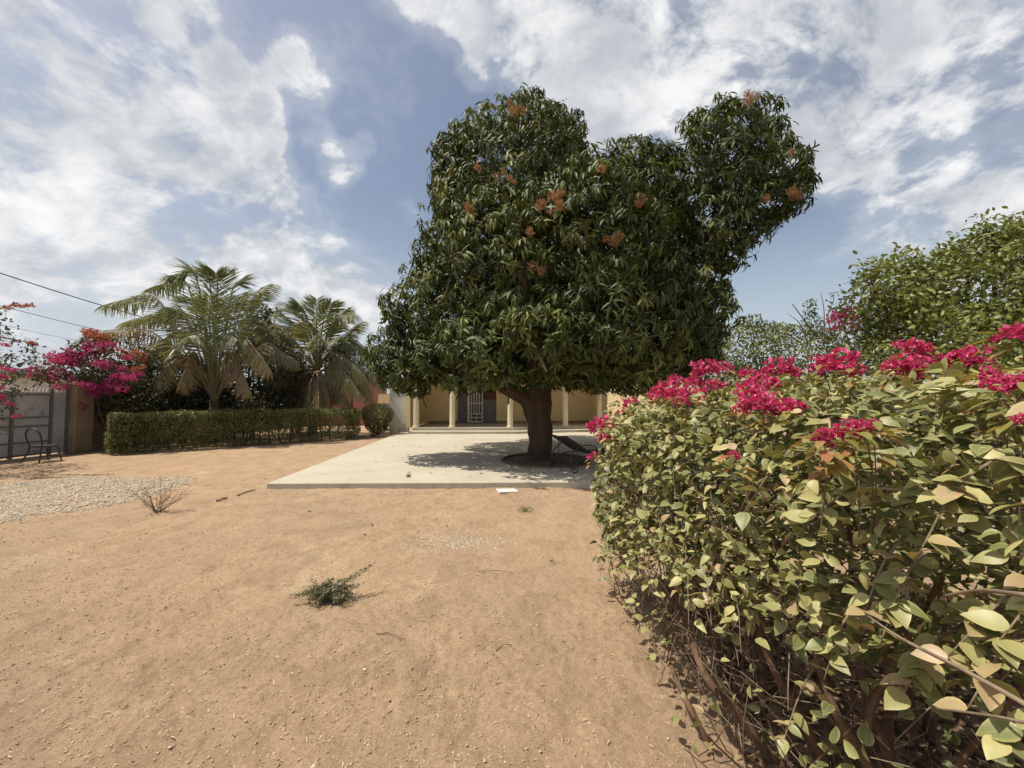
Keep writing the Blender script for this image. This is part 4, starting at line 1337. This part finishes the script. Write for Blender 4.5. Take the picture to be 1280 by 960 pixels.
lo = [px_lobe(-60, 450, 8.6, 70, 50), px_lobe(-20, 470, 8.4, 28, 34), px_lobe(-110, 500, 8.2, 80, 70), px_lobe(-90, 400, 8.6, 60, 40), (Vector((-14.3, 9.0, 3.3)), (1.1, 1.7, 0.7)), (Vector((-13.9, 7.2, 3.0)), (1.2, 1.5, 0.8))]
b2 = shrub('bougainvillea', (-12.7, 8.4, 0), lo, 6000, 0.09, M['dark_leaf'], T_OVAL, 'pink flowering bougainvillea branches reaching in at the left edge', 'bougainvillea', 'bougainvilleas along the boundary wall', stems=6, tlo=0.35, thi=1.1, rough=0.35)
for px, py, s_ in ((4, 448, 0.45), (12, 460, 0.4), (2, 470, 0.5), (10, 478, 0.4), (24, 455, 0.32), (5, 490, 0.4), (3, 505, 0.5), (14, 512, 0.42), (22, 518, 0.35), (-12, 500, 0.6), (-10, 455, 0.6), (-20, 430, 0.6), (6, 436, 0.35)):
    put_cluster(CL_P, at(px - 4 + random.gauss(0, 4), py + random.gauss(0, 6), 8.0), s_ * random.uniform(0.5, 0.85), b2)
for pts, cl in (([(-60, 400), (-10, 388), (18, 382), (38, 382)], [(20, 382), (30, 383), (10, 385), (38, 383)]), ([(-60, 410), (0, 421), (25, 426), (44, 430)], [(38, 430), (42, 430)])):
    p = spline([at(x, y, 8.2) for x, y in pts], 20)
    MB().tube(p, list(np.linspace(0.02, 0.005, 21)), 5).build('branch', M['stem'], b2)
    n = 70
    P_ = np.array([list(p[min(20, int(random.random() * 21))]) for _ in range(n)]) + rng.normal(size=(n, 3)) * 0.03
    d = unit(rng.normal(size=(n, 3)))
    o = leaf_obj('branch_leaves', P_, d, np.tile([0, 0, 1.0], (n, 1)), 0.07 * np.ones(n), 0.5 + 0.4 * rng.random(n), T_OVAL, M['dark_leaf'], b2)
    o['kind'] = 'stuff'
    for q in cl:
        put_cluster(CL_O, at(q[0], q[1], 8.15), 0.24, b2)
lo = [px_lobe(312, 440, 16.2, 26, 16), px_lobe(350, 425, 16.6, 18, 14)]
b3 = shrub('bougainvillea', (lo[0][0].x, 16.4, 0), lo, 1200, 0.10, M['dark_leaf'], T_OVAL, 'coral flowered bougainvillea tangled between the two palms', 'bougainvillea', 'bougainvilleas along the boundary wall', stems=4, tlo=0.4, rough=0.35)
for px, py, s_ in ((310, 436, 0.6), (318, 440, 0.7), (330, 434, 0.5), (325, 446, 0.6), (300, 442, 0.5)):
    put_cluster(CL_O, at(px, py, 15.5), s_, b3)

# ================================================================== RIGHT BACKGROUND
lo = [px_lobe(1086, 338, 8.6, 11, 8), px_lobe(1128, 326, 8.4, 13, 10), px_lobe(1192, 312, 8.2, 15, 12), px_lobe(1240, 290, 8.0, 15, 12), px_lobe(1278, 284, 7.9, 12, 12), px_lobe(1180, 380, 8.6, 70, 55), px_lobe(1130, 370, 8.4, 55, 36), px_lobe(1250, 350, 8.0, 60, 50), px_lobe(1260, 410, 7.8, 60, 50), px_lobe(1100, 352, 8.6, 26, 20),
      px_lobe(1150, 345, 8.4, 30, 22), px_lobe(1215, 320, 8.2, 30, 22), px_lobe(1262, 300, 8.0, 22, 18), px_lobe(1330, 380, 7.8, 80, 90), px_lobe(1145, 420, 8.6, 50, 40), px_lobe(1180, 440, 8.2, 90, 40)]
shrub('leafy_tree', (10.2, 8.6, 0), lo, 4200, 0.105, M['green_leaf'], T_OVAL, 'bright green leafy tree rising behind the flowering hedge at right', 'tree', stems=9, stem_r=0.08, rough=0.62, nscale=2.0, leaves_each=6, tlo=0.0, thi=1.0, inset=0.7, spread=0.12)
lo = [px_lobe(945, 440, 15.4, 45, 36), px_lobe(990, 440, 15.1, 45, 32), px_lobe(925, 420, 15.8, 22, 18), px_lobe(965, 420, 15.6, 22, 14), px_lobe(1020, 450, 15.0, 45, 36), px_lobe(940, 405, 15.6, 14, 12), px_lobe(900, 460, 16.2, 34, 30), px_lobe(930, 490, 15.4, 45, 30), px_lobe(990, 492, 15.1, 45, 32), px_lobe(1035, 492, 15.0, 40, 32), px_lobe(960, 520, 15.2, 60, 24)]
shrub('olive_shrub', (10.4, 15.4, 0), lo, 16000, 0.13, M['olive_leaf'], T_SMALL, 'dusty olive shrub between the mango tree and leafy tree', 'shrub', stems=7, rough=0.38, inset=0.5)
lo = [px_lobe(1012, 385, 14.6, 7, 12), px_lobe(1016, 405, 14.6, 12, 14)]
shrub('feathery_sapling', (11.1, 14.6, 0), lo, 420, 0.10, M['olive_leaf'], T_SMALL, 'thin feathery sapling tip poking above the olive shrub', 'sapling', stems=2, stem_r=0.03, rough=0.4)
lo = [px_lobe(1060, 440, 14.0, 40, 34), px_lobe(1090, 430, 13.8, 30, 32), px_lobe(1050, 410, 14.0, 20, 20)]
b4 = shrub('bougainvillea', (12.1, 14.0, 0), lo, 1500, 0.08, M['olive_leaf'], T_OVAL, 'half bare bougainvillea with pink blooms beside the leafy tree', 'bougainvillea', stems=9, stem_r=0.035, rough=0.45)
CL_B = [flower_cluster_mesh('flower_cluster', 0.2, 46, 0.07, M['bract_pink'], 60 + k, tiny=False) for k in range(2)]
for px, py, s_ in ((1047, 395, 0.8), (1062, 392, 1.0), (1064, 404, 0.9), (1050, 408, 0.6), (1068, 414, 0.6), (1045, 412, 0.5), (1040, 402, .4)):
    put_cluster(CL_B, at(px, py, 12.6), s_ * 1.6, b4)
for pts in ([(1085, 440), (1082, 400), (1074, 385), (1080, 374), (1094, 378)], [(1100, 440), (1108, 410), (1122, 398)], [(1040, 420), (1035, 395), (1042, 375), (1040, 368)], [(1020, 420), (1005, 400), (992, 382), (990, 380)], [(1030, 430), (1030, 390), (1026, 365)],
            [(1010, 430), (1000, 405), (985, 392)], [(1062, 430), (1050, 390), (1060, 372)]):
    thick = pts[0][0] in (1085, 1100)
    p = spline([at(x, y, 13.4) for x, y in pts], 16)
    MB().tube(p, list(np.linspace(0.10 if thick else 0.025, 0.045 if thick else 0.006, 17)), 7, 0.3).build('dead_branch', M['bark'] if thick else M['dry_twig'], b4, smooth=True)

rw = MB().box((17.0, -6, 0), (17.2, 31, 2.1)).build('boundary_wall', M['pillar'])
tag(rw, 'brown rendered boundary wall behind the trees on the right', 'wall')
rw = MB().box((-13.35, 31.003, 0), (17.2, 31.2, 2.1)).build('boundary_wall', M['pillar'])
tag(rw, 'brown rendered boundary wall across the back behind the house', 'wall')

# ================================================================== WIRES AND POLE
pole = MB().tube([(0, 0, -0.2), (0, 0, 4), (0, 0, 8)], [0.12, 0.1, 0.08], 10).build('utility_pole', M['grey_roof'])
pb_ = at(268, 420, 30)
pole.location = (pb_.x, pb_.y, 0)
tag(pole, 'slim utility pole standing behind the taller palm', 'utility pole')
for k, (xa, ya, xb, yb, r_, lab) in enumerate(((-60, 322, 128, 382, 0.028, 'thick uppermost black power line crossing the sky at left'),
                                               (-60, 367, 125, 413, 0.015, 'middle power line crossing the sky at left'),
                                               (-60, 392, 105, 427, 0.009, 'thin lowest power line crossing the sky at left'))):
    p0, p1 = at(xa, ya, 17), at(xb, yb, 22)
    p2 = p1 + (p1 - p0) * 0.9
    p2 = Vector((pb_.x, pb_.y, min(7.8, p1.z + (p1.z - p0.z) * 0.55)))
    o = MB().tube(spline([p0, p1, p2], 14), r_, 5).build('power_line', M['wire'])
    tag(o, lab, 'power line', 'power lines over the gate')

# ================================================================== FOREGROUND BOUGAINVILLEA HEDGE
fh = empty('bougainvillea_hedge', (1.5, 1.8, 0), 'large leggy bougainvillea hedge with pale leaves and magenta blooms on the right', 'hedge')
HX0, HX1, HY0, HY1, HZ = 0.70, 3.0, -0.5, 3.55, 1.62


def face_x(y):
    s = min(1.0, max(0.0, (2.1 - y) / 1.5))
    return HX0 + 0.02 + 0.30 * s * s * (3 - 2 * s)


def low_z(y):
    return 1.05 - 0.225 * max(0.3, y) + 0.13 * math.exp(-((y - 2.5) / 0.6) ** 2)




def hedge_pts(n):
    P_, N_, I_ = [], [], []
    while len(P_) < n:
        y = random.uniform(HY0, HY1)
        HZ = 1.62
        face = random.choices(('l', 't', 'e', 'r', 'i'), (5.4, 4.4, 2.6, 2.2, 7.0))[0]
        dp = random.random() ** 1.5 * 0.38
        fx = face_x(y)
        if face == 'l':
            z = random.uniform(0.12, HZ)
            v, nn = Vector((fx + dp, y, z)), Vector((-1, 0, 0.35))
        elif face == 'r':
            z = random.uniform(0.3, HZ)
            v, nn = Vector((HX1 - dp, y, z)), Vector((1, 0, 0.35))
        elif face == 't':
            xx = random.uniform(fx, HX1)
            HZ = 1.60 + 0.11 * min(1.0, max(0.0, (xx - 1.0) / 0.7)) + 0.05 * noise.noise(Vector((xx * 2.5, y * 2.5, 4)))
            v, nn = Vector((xx, y, HZ - dp * 0.8)), Vector((-0.1, 0, 1))
        elif face == 'i':
            v, nn = Vector((random.uniform(fx + 0.2, HX1), y, random.uniform(low_z(y), HZ - 0.1))), Vector((-0.3, 0, 1))
        else:
            z = random.uniform(0.2, HZ)
            v, nn = Vector((random.uniform(fx, HX1), HY1 - dp, z)), Vector((0, 1, 0.3))
        # rounded shoulder along the left top edge and the far corner
        ex, ez, ey = max(0, fx + 0.30 - v.x) / 0.30, max(0, v.z - (HZ - 0.32)) / 0.32, max(0, v.y - (HY1 - 0.45)) / 0.45
        q = math.sqrt(ex * ex + ez * ez)
        if q > 1.02 or math.sqrt(ex * ex + ey * ey) > 1.05 or math.sqrt(ey * ey + ez * ez) > 1.1: continue
        w = noise.noise(v * 1.7) * 0.13 + noise.noise(v * 4.6) * 0.10
        v = v + nn.normalized() * w
        # leaves thin out towards the ground, and leave gaps between the sprays
        k = 0.5 + (v.z - low_z(v.y) - 0.12 * noise.noise(Vector((v.x * 1.5, v.y * 2.8, 7)))) / 0.22
        k = max(k, 0.10 + 0.25 * noise.noise(v * 4.0))
        gap = noise.noise(v * 4.4 + Vector((3, 1, 8)))
        if dp < 0.24 and face in 'lte' and gap < -0.06: k *= max(0.06, 1 + (gap + 0.06) * 8)
        if random.random() > max(0.0, min(1.0, k)): continue
        if v.z < 0.06: continue
        dcam = math.hypot(v.x, v.y)
        if dcam < 0.74: continue
        P_.append(v); N_.append(nn.normalized()); I_.append(1.0 if face == 'i' else min(1.0, dp / 0.38))
    return np.array(P_), np.array(N_), np.array(I_)


P_, N_, I_ = hedge_pts(39000)
m = len(P_)
d = unit(np.array([0, 0, -0.15]) + N_ * 0.45 + rng.normal(size=(m, 3)) * np.array([0.85, 0.85, 0.5]))
up = unit(N_ * 0.45 + np.array([-0.2, 0, 1.0]) + 0.5 * rng.normal(size=(m, 3)))
sz = 0.031 + 0.031 * rng.random(m)
sz *= np.where(rng.random(m) < 0.15, 1.25, 1.0)
cl = np.array([noise.noise(Vector(p) * 2.2) for p in P_])
tint = np.clip(0.56 + 0.35 * cl + 0.2 * rng.normal(size=m) - 0.36 * I_, 0, 0.86)      # tint darkened with depth to paint the shade inside the hedge
dry = (rng.random(m) < 0.05) | ((np.linalg.norm(P_ - np.array(at(1115, 800, 0.85)), axis=1) < 0.16) & (rng.random(m) < 0.7))
tint = np.where(dry, 0.9 + 0.1 * rng.random(m), tint)
dist = np.linalg.norm(P_ - ctr, axis=1)
px_ok = (P_[:, 1] > 0.3) & (P_[:, 0] / np.maximum(P_[:, 1], 0.01) < 1.35)
face_out = ((P_[:, 0] < np.array([face_x(q) for q in P_[:, 1]]) + 0.12) | (P_[:, 2] > HZ - 0.1))
score = sz / dist * np.where(px_ok, 1, 0.01) * np.where(face_out, 1.0, 0.5)
order = np.argsort(-score)
sel, rest = order[:300], order[300:]
half = rng.random(m) < 0.5
curl = rng.random(m) < 0.25
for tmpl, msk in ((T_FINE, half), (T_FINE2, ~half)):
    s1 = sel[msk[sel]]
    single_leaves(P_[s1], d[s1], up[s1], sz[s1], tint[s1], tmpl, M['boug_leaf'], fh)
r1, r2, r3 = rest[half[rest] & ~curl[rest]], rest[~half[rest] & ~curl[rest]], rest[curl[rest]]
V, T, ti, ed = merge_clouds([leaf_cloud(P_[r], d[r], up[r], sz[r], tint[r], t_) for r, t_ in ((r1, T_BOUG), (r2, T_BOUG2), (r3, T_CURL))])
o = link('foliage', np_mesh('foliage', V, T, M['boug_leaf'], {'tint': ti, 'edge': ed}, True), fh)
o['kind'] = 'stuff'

# stems: thick ones rising from the ground, thinner branches, loose twigs
stems = []
for k in range(24):
    y = random.uniform(0.7, 3.3)
    x = random.uniform(1.05, 2.1)
    b_ = Vector((x, y, -0.03))
    tip = Vector((x + random.uniform(-0.1, 0.5), y + random.uniform(-0.5, 0.5), random.uniform(1.1, 1.5)))
    mid_ = b_.lerp(tip, 0.45) + Vector((random.uniform(-.18, .08), random.uniform(-.15, .15), 0))
    r_ = random.uniform(0.012, 0.026)
    p = spline([b_, b_.lerp(mid_, 0.5) + Vector(rng.normal(size=3)) * 0.03, mid_, tip], 16)
    stems.append(p)
    MB().tube(p, list(np.linspace(r_, r_ * 0.35, 17)), 8, 0.25).build('stem', M['stem'], fh, smooth=True)
for pts, r_ in (([(1290, 885, 0.62), (1200, 835, 0.72), (1130, 800, 0.84), (1085, 770, 0.98)], 0.0045), ([(1290, 745, 0.6), (1225, 738, 0.7), (1180, 745, 0.8)], 0.0042), ([(1290, 905, 0.62), (1240, 895, 0.66), (1170, 885, 0.74)], 0.003),
                ([(1060, 1010, 1.6), (1000, 890, 1.65), (965, 830, 1.7), (940, 760, 1.8)], 0.026), ([(990, 985, 1.8), (925, 895, 1.85), (885, 850, 1.9), (860, 790, 2.1)], 0.030), ([(1150, 1060, 1.4), (1075, 940, 1.45), (1040, 880, 1.5), (1015, 800, 1.6)], 0.022), ([(1110, 960, 1.7), (1110, 860, 1.75), (1105, 760, 1.8)], 0.020), ([(900, 960, 1.9), (870, 900, 1.95), (850, 860, 2.05), (838, 830, 2.2)], 0.020),
                ([(905, 880, 2.2), (870, 800, 2.3), (845, 745, 2.3), (832, 715, 2.3)], 0.013), ([(880, 850, 2.4), (835, 780, 2.4), (815, 730, 2.4)], 0.011), ([(890, 850, 2.3), (890, 790, 2.3), (870, 740, 2.3), (850, 720, 2.2)], 0.010)):
    p = spline([at(*q) for q in pts], 16)
    MB().tube(p, list(np.linspace(r_, r_ * 0.5, 17)), 7, 0.25).build('branch', M['pale_stem'] if r_ < 0.008 else M['stem'], fh, smooth=True)
tw = MB()
for k in range(520):
    y = random.uniform(0.45, 3.5)
    p = Vector((face_x(y) + random.uniform(0.03, 0.55), y, random.uniform(0.15, 1.45)))
    q = p + Vector((random.uniform(-0.12, 0.2), random.uniform(-0.28, 0.28), random.uniform(-0.22, 0.22)))
    if math.hypot(p.x, p.y) < 0.7: continue
    r_ = random.uniform(0.001, 0.0032) * min(1.0, 0.35 + 0.3 * y)
    tw.tube([p, p.lerp(q, 0.5) + Vector(rng.normal(size=3)) * 0.025, q], [r_, r_ * 0.85, r_ * 0.5], 5, caps=False)
for k in range(700):
    y = random.uniform(1.6, 3.5)
    p = Vector((face_x(y) + random.uniform(0.0, 0.3), y, random.uniform(0.25, 1.15)))
    q = p + Vector((random.uniform(-0.08, 0.1), random.uniform(-0.16, 0.16), random.uniform(-0.16, 0.16)))
    r_ = random.uniform(0.0012, 0.0028)
    tw.tube([p, p.lerp(q, 0.5) + Vector(rng.normal(size=3)) * 0.015, q], [r_, r_ * 0.85, r_ * 0.5], 4, caps=False)
o = tw.build('twigs', M['pale_stem'], fh, smooth=True); o['kind'] = 'stuff'
# bare low tangle near the ground
tw = MB()
for k in range(120):
    y = random.uniform(1.0, 3.4) if k % 3 else random.uniform(1.0, 2.0)
    p = Vector((random.uniform(0.8, 1.5), y, random.uniform(0.0, 0.15)))
    q = p + Vector((random.uniform(-0.25, 0.15), random.uniform(-0.3, 0.3), random.uniform(0.1, 0.5)))
    r_ = random.uniform(0.002, 0.006)
    tw.tube(spline([p, p.lerp(q, 0.5) + Vector(rng.normal(size=3)) * 0.05, q], 5), list(np.linspace(r_, r_ * 0.5, 6)), 5, caps=False)
o = tw.build('bare_tangle', M['stem'], fh, smooth=True); o['kind'] = 'stuff'
# sprays of leaves hanging below the canopy
sp_, sd_, su_, ss_, st_ = [], [], [], [], []
for px, py, D_ in ((1000, 795, 1.25), (1030, 850, 1.15), (1185, 820, 0.86), (1210, 885, 0.82), (1255, 925, 0.78), (975, 940, 1.35), (1130, 865, 0.98), (1075, 780, 1.0), (1100, 805, 0.95), (1150, 690, 0.9), (1250, 800, 0.8), (905, 790, 1.6), (1010, 650, 1.05), (930, 640, 1.3)):
    p = at(px, py, D_)
    e = p + Vector((random.uniform(0.12, 0.3), random.uniform(-0.1, 0.1), random.uniform(0.1, 0.25)))
    q_ = spline([e, p.lerp(e, 0.5) + Vector((0, 0, 0.04)), p], 10)
    MB().tube(q_, list(np.linspace(0.004, 0.0015, 11)), 6).build('twig', M['pale_stem'], fh, smooth=True)
    dryish = random.random() < 0.35
    for k in range(random.randint(10, 17)):
        c_ = q_[random.randint(4, 10)]
        a_ = random.uniform(0, 6.28)
        sp_.append(list(c_)); sd_.append((math.cos(a_), math.sin(a_), random.uniform(-0.7, 0.2))); su_.append((random.gauss(0, .4) - 0.2, random.gauss(0, .4) - 0.2, 1))
        ss_.append(random.uniform(0.04, 0.07)); st_.append(random.uniform(0.88, 0.99) if dryish and random.random() < 0.6 else random.uniform(0.3, 0.85))
o = leaf_obj('hanging_sprays', np.array(sp_), np.array(sd_), np.array(su_), np.array(ss_), np.array(st_), T_FINE, M['boug_leaf'], fh)
o['kind'] = 'stuff'
# fallen leaves under the hedge
n = 5200
yy = 0.5 + 3.1 * rng.random(n)
xy = np.stack([0.98 + 0.32 * np.clip((yy - 1.6) / 1.0, 0, 1) + 1.9 * rng.random(n), yy], -1)
pos = np.concatenate([xy, (ground_z(xy[:, 0], xy[:, 1]) + 0.006)[:, None]], 1)
an = rng.random(n) * 6.28
o = leaf_obj('leaf_litter', pos, np.stack([np.cos(an), np.sin(an), 0.2 * rng.normal(size=n)], -1), np.array([0, 0, 1.0]) + 0.4 * rng.normal(size=(n, 3)), 0.025 + 0.03 * rng.random(n), 0.88 + 0.12 * rng.random(n), T_BOUG, M['litter_leaf'])
tag(o, 'brown fallen leaves littering the ground under the bougainvillea hedge', 'leaf litter', kind='stuff')
# blooms
CL = [flower_cluster_mesh('flower_cluster', 0.075, 52, 0.027, M['bract'], 70 + k) for k in range(5)]
BL = [(752, 536, 20, 3.3), (772, 530, 17, 3.2), (788, 506, 13, 3.2), (760, 548, 13, 3.2), (742, 572, 9, 3.3), (782, 520, 12, 3.1), (852, 504, 12, 2.2), (828, 498, 15, 2.5), (892, 484, 14, 2.2), (868, 478, 13, 2.3), (838, 490, 20, 2.2), (866, 494, 18, 2.0), (880, 464, 20, 2.3), (906, 463, 13, 2.4), (935, 468, 12, 2.2), (845, 476, 11, 2.5), (818, 492, 10, 2.6),
      (938, 488, 20, 1.6), (950, 505, 24, 1.5), (975, 462, 22, 1.9), (958, 480, 18, 1.7), (988, 512, 20, 1.45), (966, 512, 17, 1.5), (930, 512, 14, 1.6), (990, 466, 12, 2.0),
      (1048, 456, 24, 1.7), (1030, 458, 18, 1.75), (1068, 462, 13, 1.6), (1140, 438, 20, 1.5), (1132, 462, 22, 1.4), (1118, 462, 14, 1.45), (1152, 456, 15, 1.4),
      (1188, 454, 18, 1.45), (1210, 448, 22, 1.4), (1228, 456, 15, 1.4), (1262, 420, 18, 1.2), (1278, 416, 16, 1.2), (1250, 482, 18, 0.95), (1276, 480, 18, 0.9), (1238, 470, 14, 1.0), (1040, 546, 14, 1.02), (1062, 536, 17, 1.0), (1082, 534, 11, 1.0), (1026, 552, 13, 1.02), (1030, 540, 8, 1.0), (1092, 530, 9, 1.0), (918, 570, 9, 1.35), (1280, 525, 12, 0.8), (1150, 440, 14, 1.5)]
BN = [leaf_template(0.5, [(0.3, 0.9), (0.7, 0.7)], 0.25, 0.2)]
yp, yd, yu, ys, yt = [], [], [], [], []
for px, py, r_, D_ in BL:
    p = at(px, py, D_)
    o = put_cluster(CL, p, r_ * D_ / F / 0.086, fh)
    for q in range(13):                             # young yellow-bronze leaves under each bloom
        an = random.uniform(0, 6.28)
        yp.append(list(p + Vector((math.cos(an) * 0.03, math.sin(an) * 0.03, random.uniform(-0.09, 0.01)))))
        yd.append((math.cos(an), math.sin(an), random.uniform(-0.5, 0.3)))
        yu.append((0, 0, 1)); ys.append(random.uniform(0.035, 0.07)); yt.append(random.random() ** 1.5)
    MB().tube(spline([p + Vector((0, 0, -0.02)), p + Vector((random.uniform(-.03, .03), random.uniform(-.03, .03), -0.12)), p + Vector((random.uniform(-.02, .1), random.uniform(-.05, .05), -0.26))], 6), [0.0012, 0.0013, 0.0014, 0.0016, 0.0018, 0.002, 0.002], 5).build('flower_stalk', M['stem'], fh)
o = leaf_obj('young_leaves', np.array(yp), np.array(yd), np.array(yu, float), np.array(ys), np.array(yt), BN[0], M['young_leaf'], fh)
o['kind'] = 'stuff'

# ================================================================== SMALL PLANTS AND BITS ON THE SAND
# low grey-green plant
c0 = ground(408, 750)
pt = empty('low_grey_plant', c0, 'low grey green plant sprawling on the sand in mid yard', 'plant')
ps, pd = [], []
for k in range(95):
    an = random.uniform(0, 6.28)
    l = random.uniform(0.06, 0.27)
    tip = c0 + Vector((math.cos(an) * l * 0.9 + 0.02, math.sin(an) * l * 0.6, random.uniform(0.02, 0.12)))
    if k < 5: tip = c0 + Vector((0.22 + 0.03 * k, 0.03 * k, 0.16 + 0.02 * k))
    if k in (5, 6, 7): tip = c0 + Vector((-0.2 - 0.03 * (k - 5), -0.06, 0.06))
    p = spline([c0 + Vector((random.uniform(-.03, .03), 0, -0.005)), c0.lerp(tip, 0.5) + Vector((0, 0, 0.035)), tip], 10)
    MB().tube(p, list(np.linspace(0.0028, 0.001, 11)), 4, caps=False).build('stalk', M['dry_twig'], pt)
    for q in range(2, 11):
        for _ in range(7):
            ps.append(list(p[q] + Vector(rng.normal(size=3)) * 0.006)); pd.append(list(Vector(rng.normal(size=3)) + Vector((0, 0, 0.5))))
ps, pd = np.array(ps), np.array(pd)
o = leaf_obj('foliage', ps, pd, rng.normal(size=ps.shape) + np.array([0, 0, 1.0]), 0.010 + 0.014 * rng.random(len(ps)), rng.random(len(ps)), T_SMALL, M['grey_green'], pt)
o['kind'] = 'stuff'
# dry twiggy shrub by the gravel
c1 = ground(196, 641)
dt = empty('dry_shrub', c1, 'bare dry twiggy shrub at the edge of the gravel bed', 'shrub')
for k in range(19):
    an = random.uniform(0, 6.28)
    l = random.uniform(0.16, 0.40)
    tip = c1 + Vector((math.cos(an) * l, math.sin(an) * l * 0.7, random.uniform(0.2, 0.42)))
    if k == 0: tip = c1 + Vector((0.03, 0, 0.54))
    if k in (1, 2): tip = c1 + Vector((0.4, 0.05 * k, 0.17 + 0.06 * k))
    if k in (3, 4): tip = c1 + Vector((-0.36, 0.03 * k, 0.4))
    mid_ = c1.lerp(tip, 0.5) + Vector(rng.normal(size=3)) * 0.02
    p = spline([c1 + Vector((random.uniform(-.05, .05), random.uniform(-.03, .03), -0.01)), mid_, tip], 8)
    o = MB().tube(p, list(np.linspace(0.005, 0.0016, 9)), 5, caps=False)
    for q in (3, 4, 5, 6, 7):
        e = p[q] + Vector(rng.normal(size=3)) * 0.07 + Vector((0, 0, 0.04))
        o.tube([p[q], e], [0.0028, 0.0012], 4, caps=False)
    o.build('twig', M['dry_twig'], dt)


def tuft(px, py, h, n, label, mat='hedge_leaf', lf=0.05, spread=0.08, z=0.0):
    c = ground(px, py, z)
    r = empty('weed', c, label, 'weed', 'small weeds in the yard')
    an = rng.random(n) * 6.28
    d = np.stack([np.cos(an) * spread * 6, np.sin(an) * spread * 6, 0.6 + 0.6 * rng.random(n)], -1)
    pos = np.array(c) + np.stack([rng.normal(size=n) * spread * 0.4, rng.normal(size=n) * spread * 0.4, rng.random(n) * h * 0.5], -1)
    o = leaf_obj('blades', pos, d, rng.normal(size=(n, 3)), h * (0.5 + 0.6 * rng.random(n)), rng.random(n), leaf_template(0.16, [(0.4, 1.0)], 0.4, 0.3), M[mat], r)
    o['kind'] = 'stuff'


tuft(510, 603, 0.16, 16, 'upright green weed growing at the patio front edge', lf=0.05, spread=0.05)
tuft(591, 604, 0.10, 10, 'tiny green weed at the patio front edge beyond the taller one', spread=0.05)
tuft(656, 640, 0.07, 90, 'flat olive ground weed on the sand below the white tile', 'olive_leaf', spread=0.14)
tuft(690, 704, 0.035, 26, 'tiny green seedling on the sand near the hedge', 'hedge_leaf', spread=0.05)
tuft(262, 713, 0.03, 30, 'small dull tuft on the sand left of the grey plant', 'olive_leaf', spread=0.06)
# white tile on the sand
tl = MB().box((-0.17, -0.12, 0.0), (0.17, 0.12, 0.035), Matrix.Translation(ground(634, 615)) @ Matrix.Rotation(0.3, 4, 'Z') @ Matrix.Rotation(0.05, 4, 'Y')).build('broken_tile', M['paving_white'], bevel=0.006)
tag(tl, 'flat white broken tile lying on the sand before the patio', 'tile')
for k, (xa, ya, xb, yb, r_, lab) in enumerate(((297, 619, 320, 612, 0.014, 'dark stick lying on the sand left of the patio corner'), (271, 626, 284, 622, 0.016, 'short dark stick on the sand near the dry shrub'),
                                               (470, 792, 507, 800, 0.003, 'thin dry twig lying on the open sand below the grey plant'), (620, 813, 640, 806, 0.003, 'short dry twig lying on the sand in the foreground'), (598, 714, 642, 716, 0.003, 'long thin dry twig lying on the sand in mid yard'),
                                               (575, 608, 600, 605, 0.012, 'dry twig lying along the foot of the patio edge'), (470, 545, 494, 545, 0.02, 'dark stick lying on the patio near its back left corner'))):
    zz = SLAB + 0.012 if k == 6 else 0.012
    p0, p1 = ground(xa, ya, zz), ground(xb, yb, zz)
    o = MB().tube(spline([p0, p0.lerp(p1, 0.5) + Vector((0, 0.02, 0.006)), p1], 8), list(np.linspace(r_, r_ * 0.6, 9)), 6, 0.3).build('fallen_twig', M['dry_twig'])
    tag(o, lab, 'twig', 'fallen twigs on the ground')
# dark fallen leaves
for k, (px, py, lab) in enumerate(((308, 605, 'dark curled leaf on the sand beside the long stick'), (463, 656, 'dark curled leaf on the sand above the chippings'), (455, 671, 'dark curled leaf on the sand left of the chippings'), (330, 600, 'dark curled leaf on the sand close to the patio corner'),
                                   (558, 661, 'dark curled leaf on the chippings patch'), (390, 640, 'dark curled leaf on the sand between gravel and patio'))):
    c = ground(px, py)
    a_ = random.uniform(0, 6.28)
    o = leaf_obj('fallen_leaf', np.array([[0, 0, 0.015]]), np.array([[math.cos(a_), math.sin(a_), 0.1]]), np.array([[0.3, 0, 1.0]]), np.array([0.07]), np.array([0.2]), leaf_template(0.4, [(0.3, 1), (0.7, 0.8)], 0.8, 0.3), M['dry_twig'])
    o.location = c
    tag(o, lab, 'leaf', 'fallen leaves on the sand')
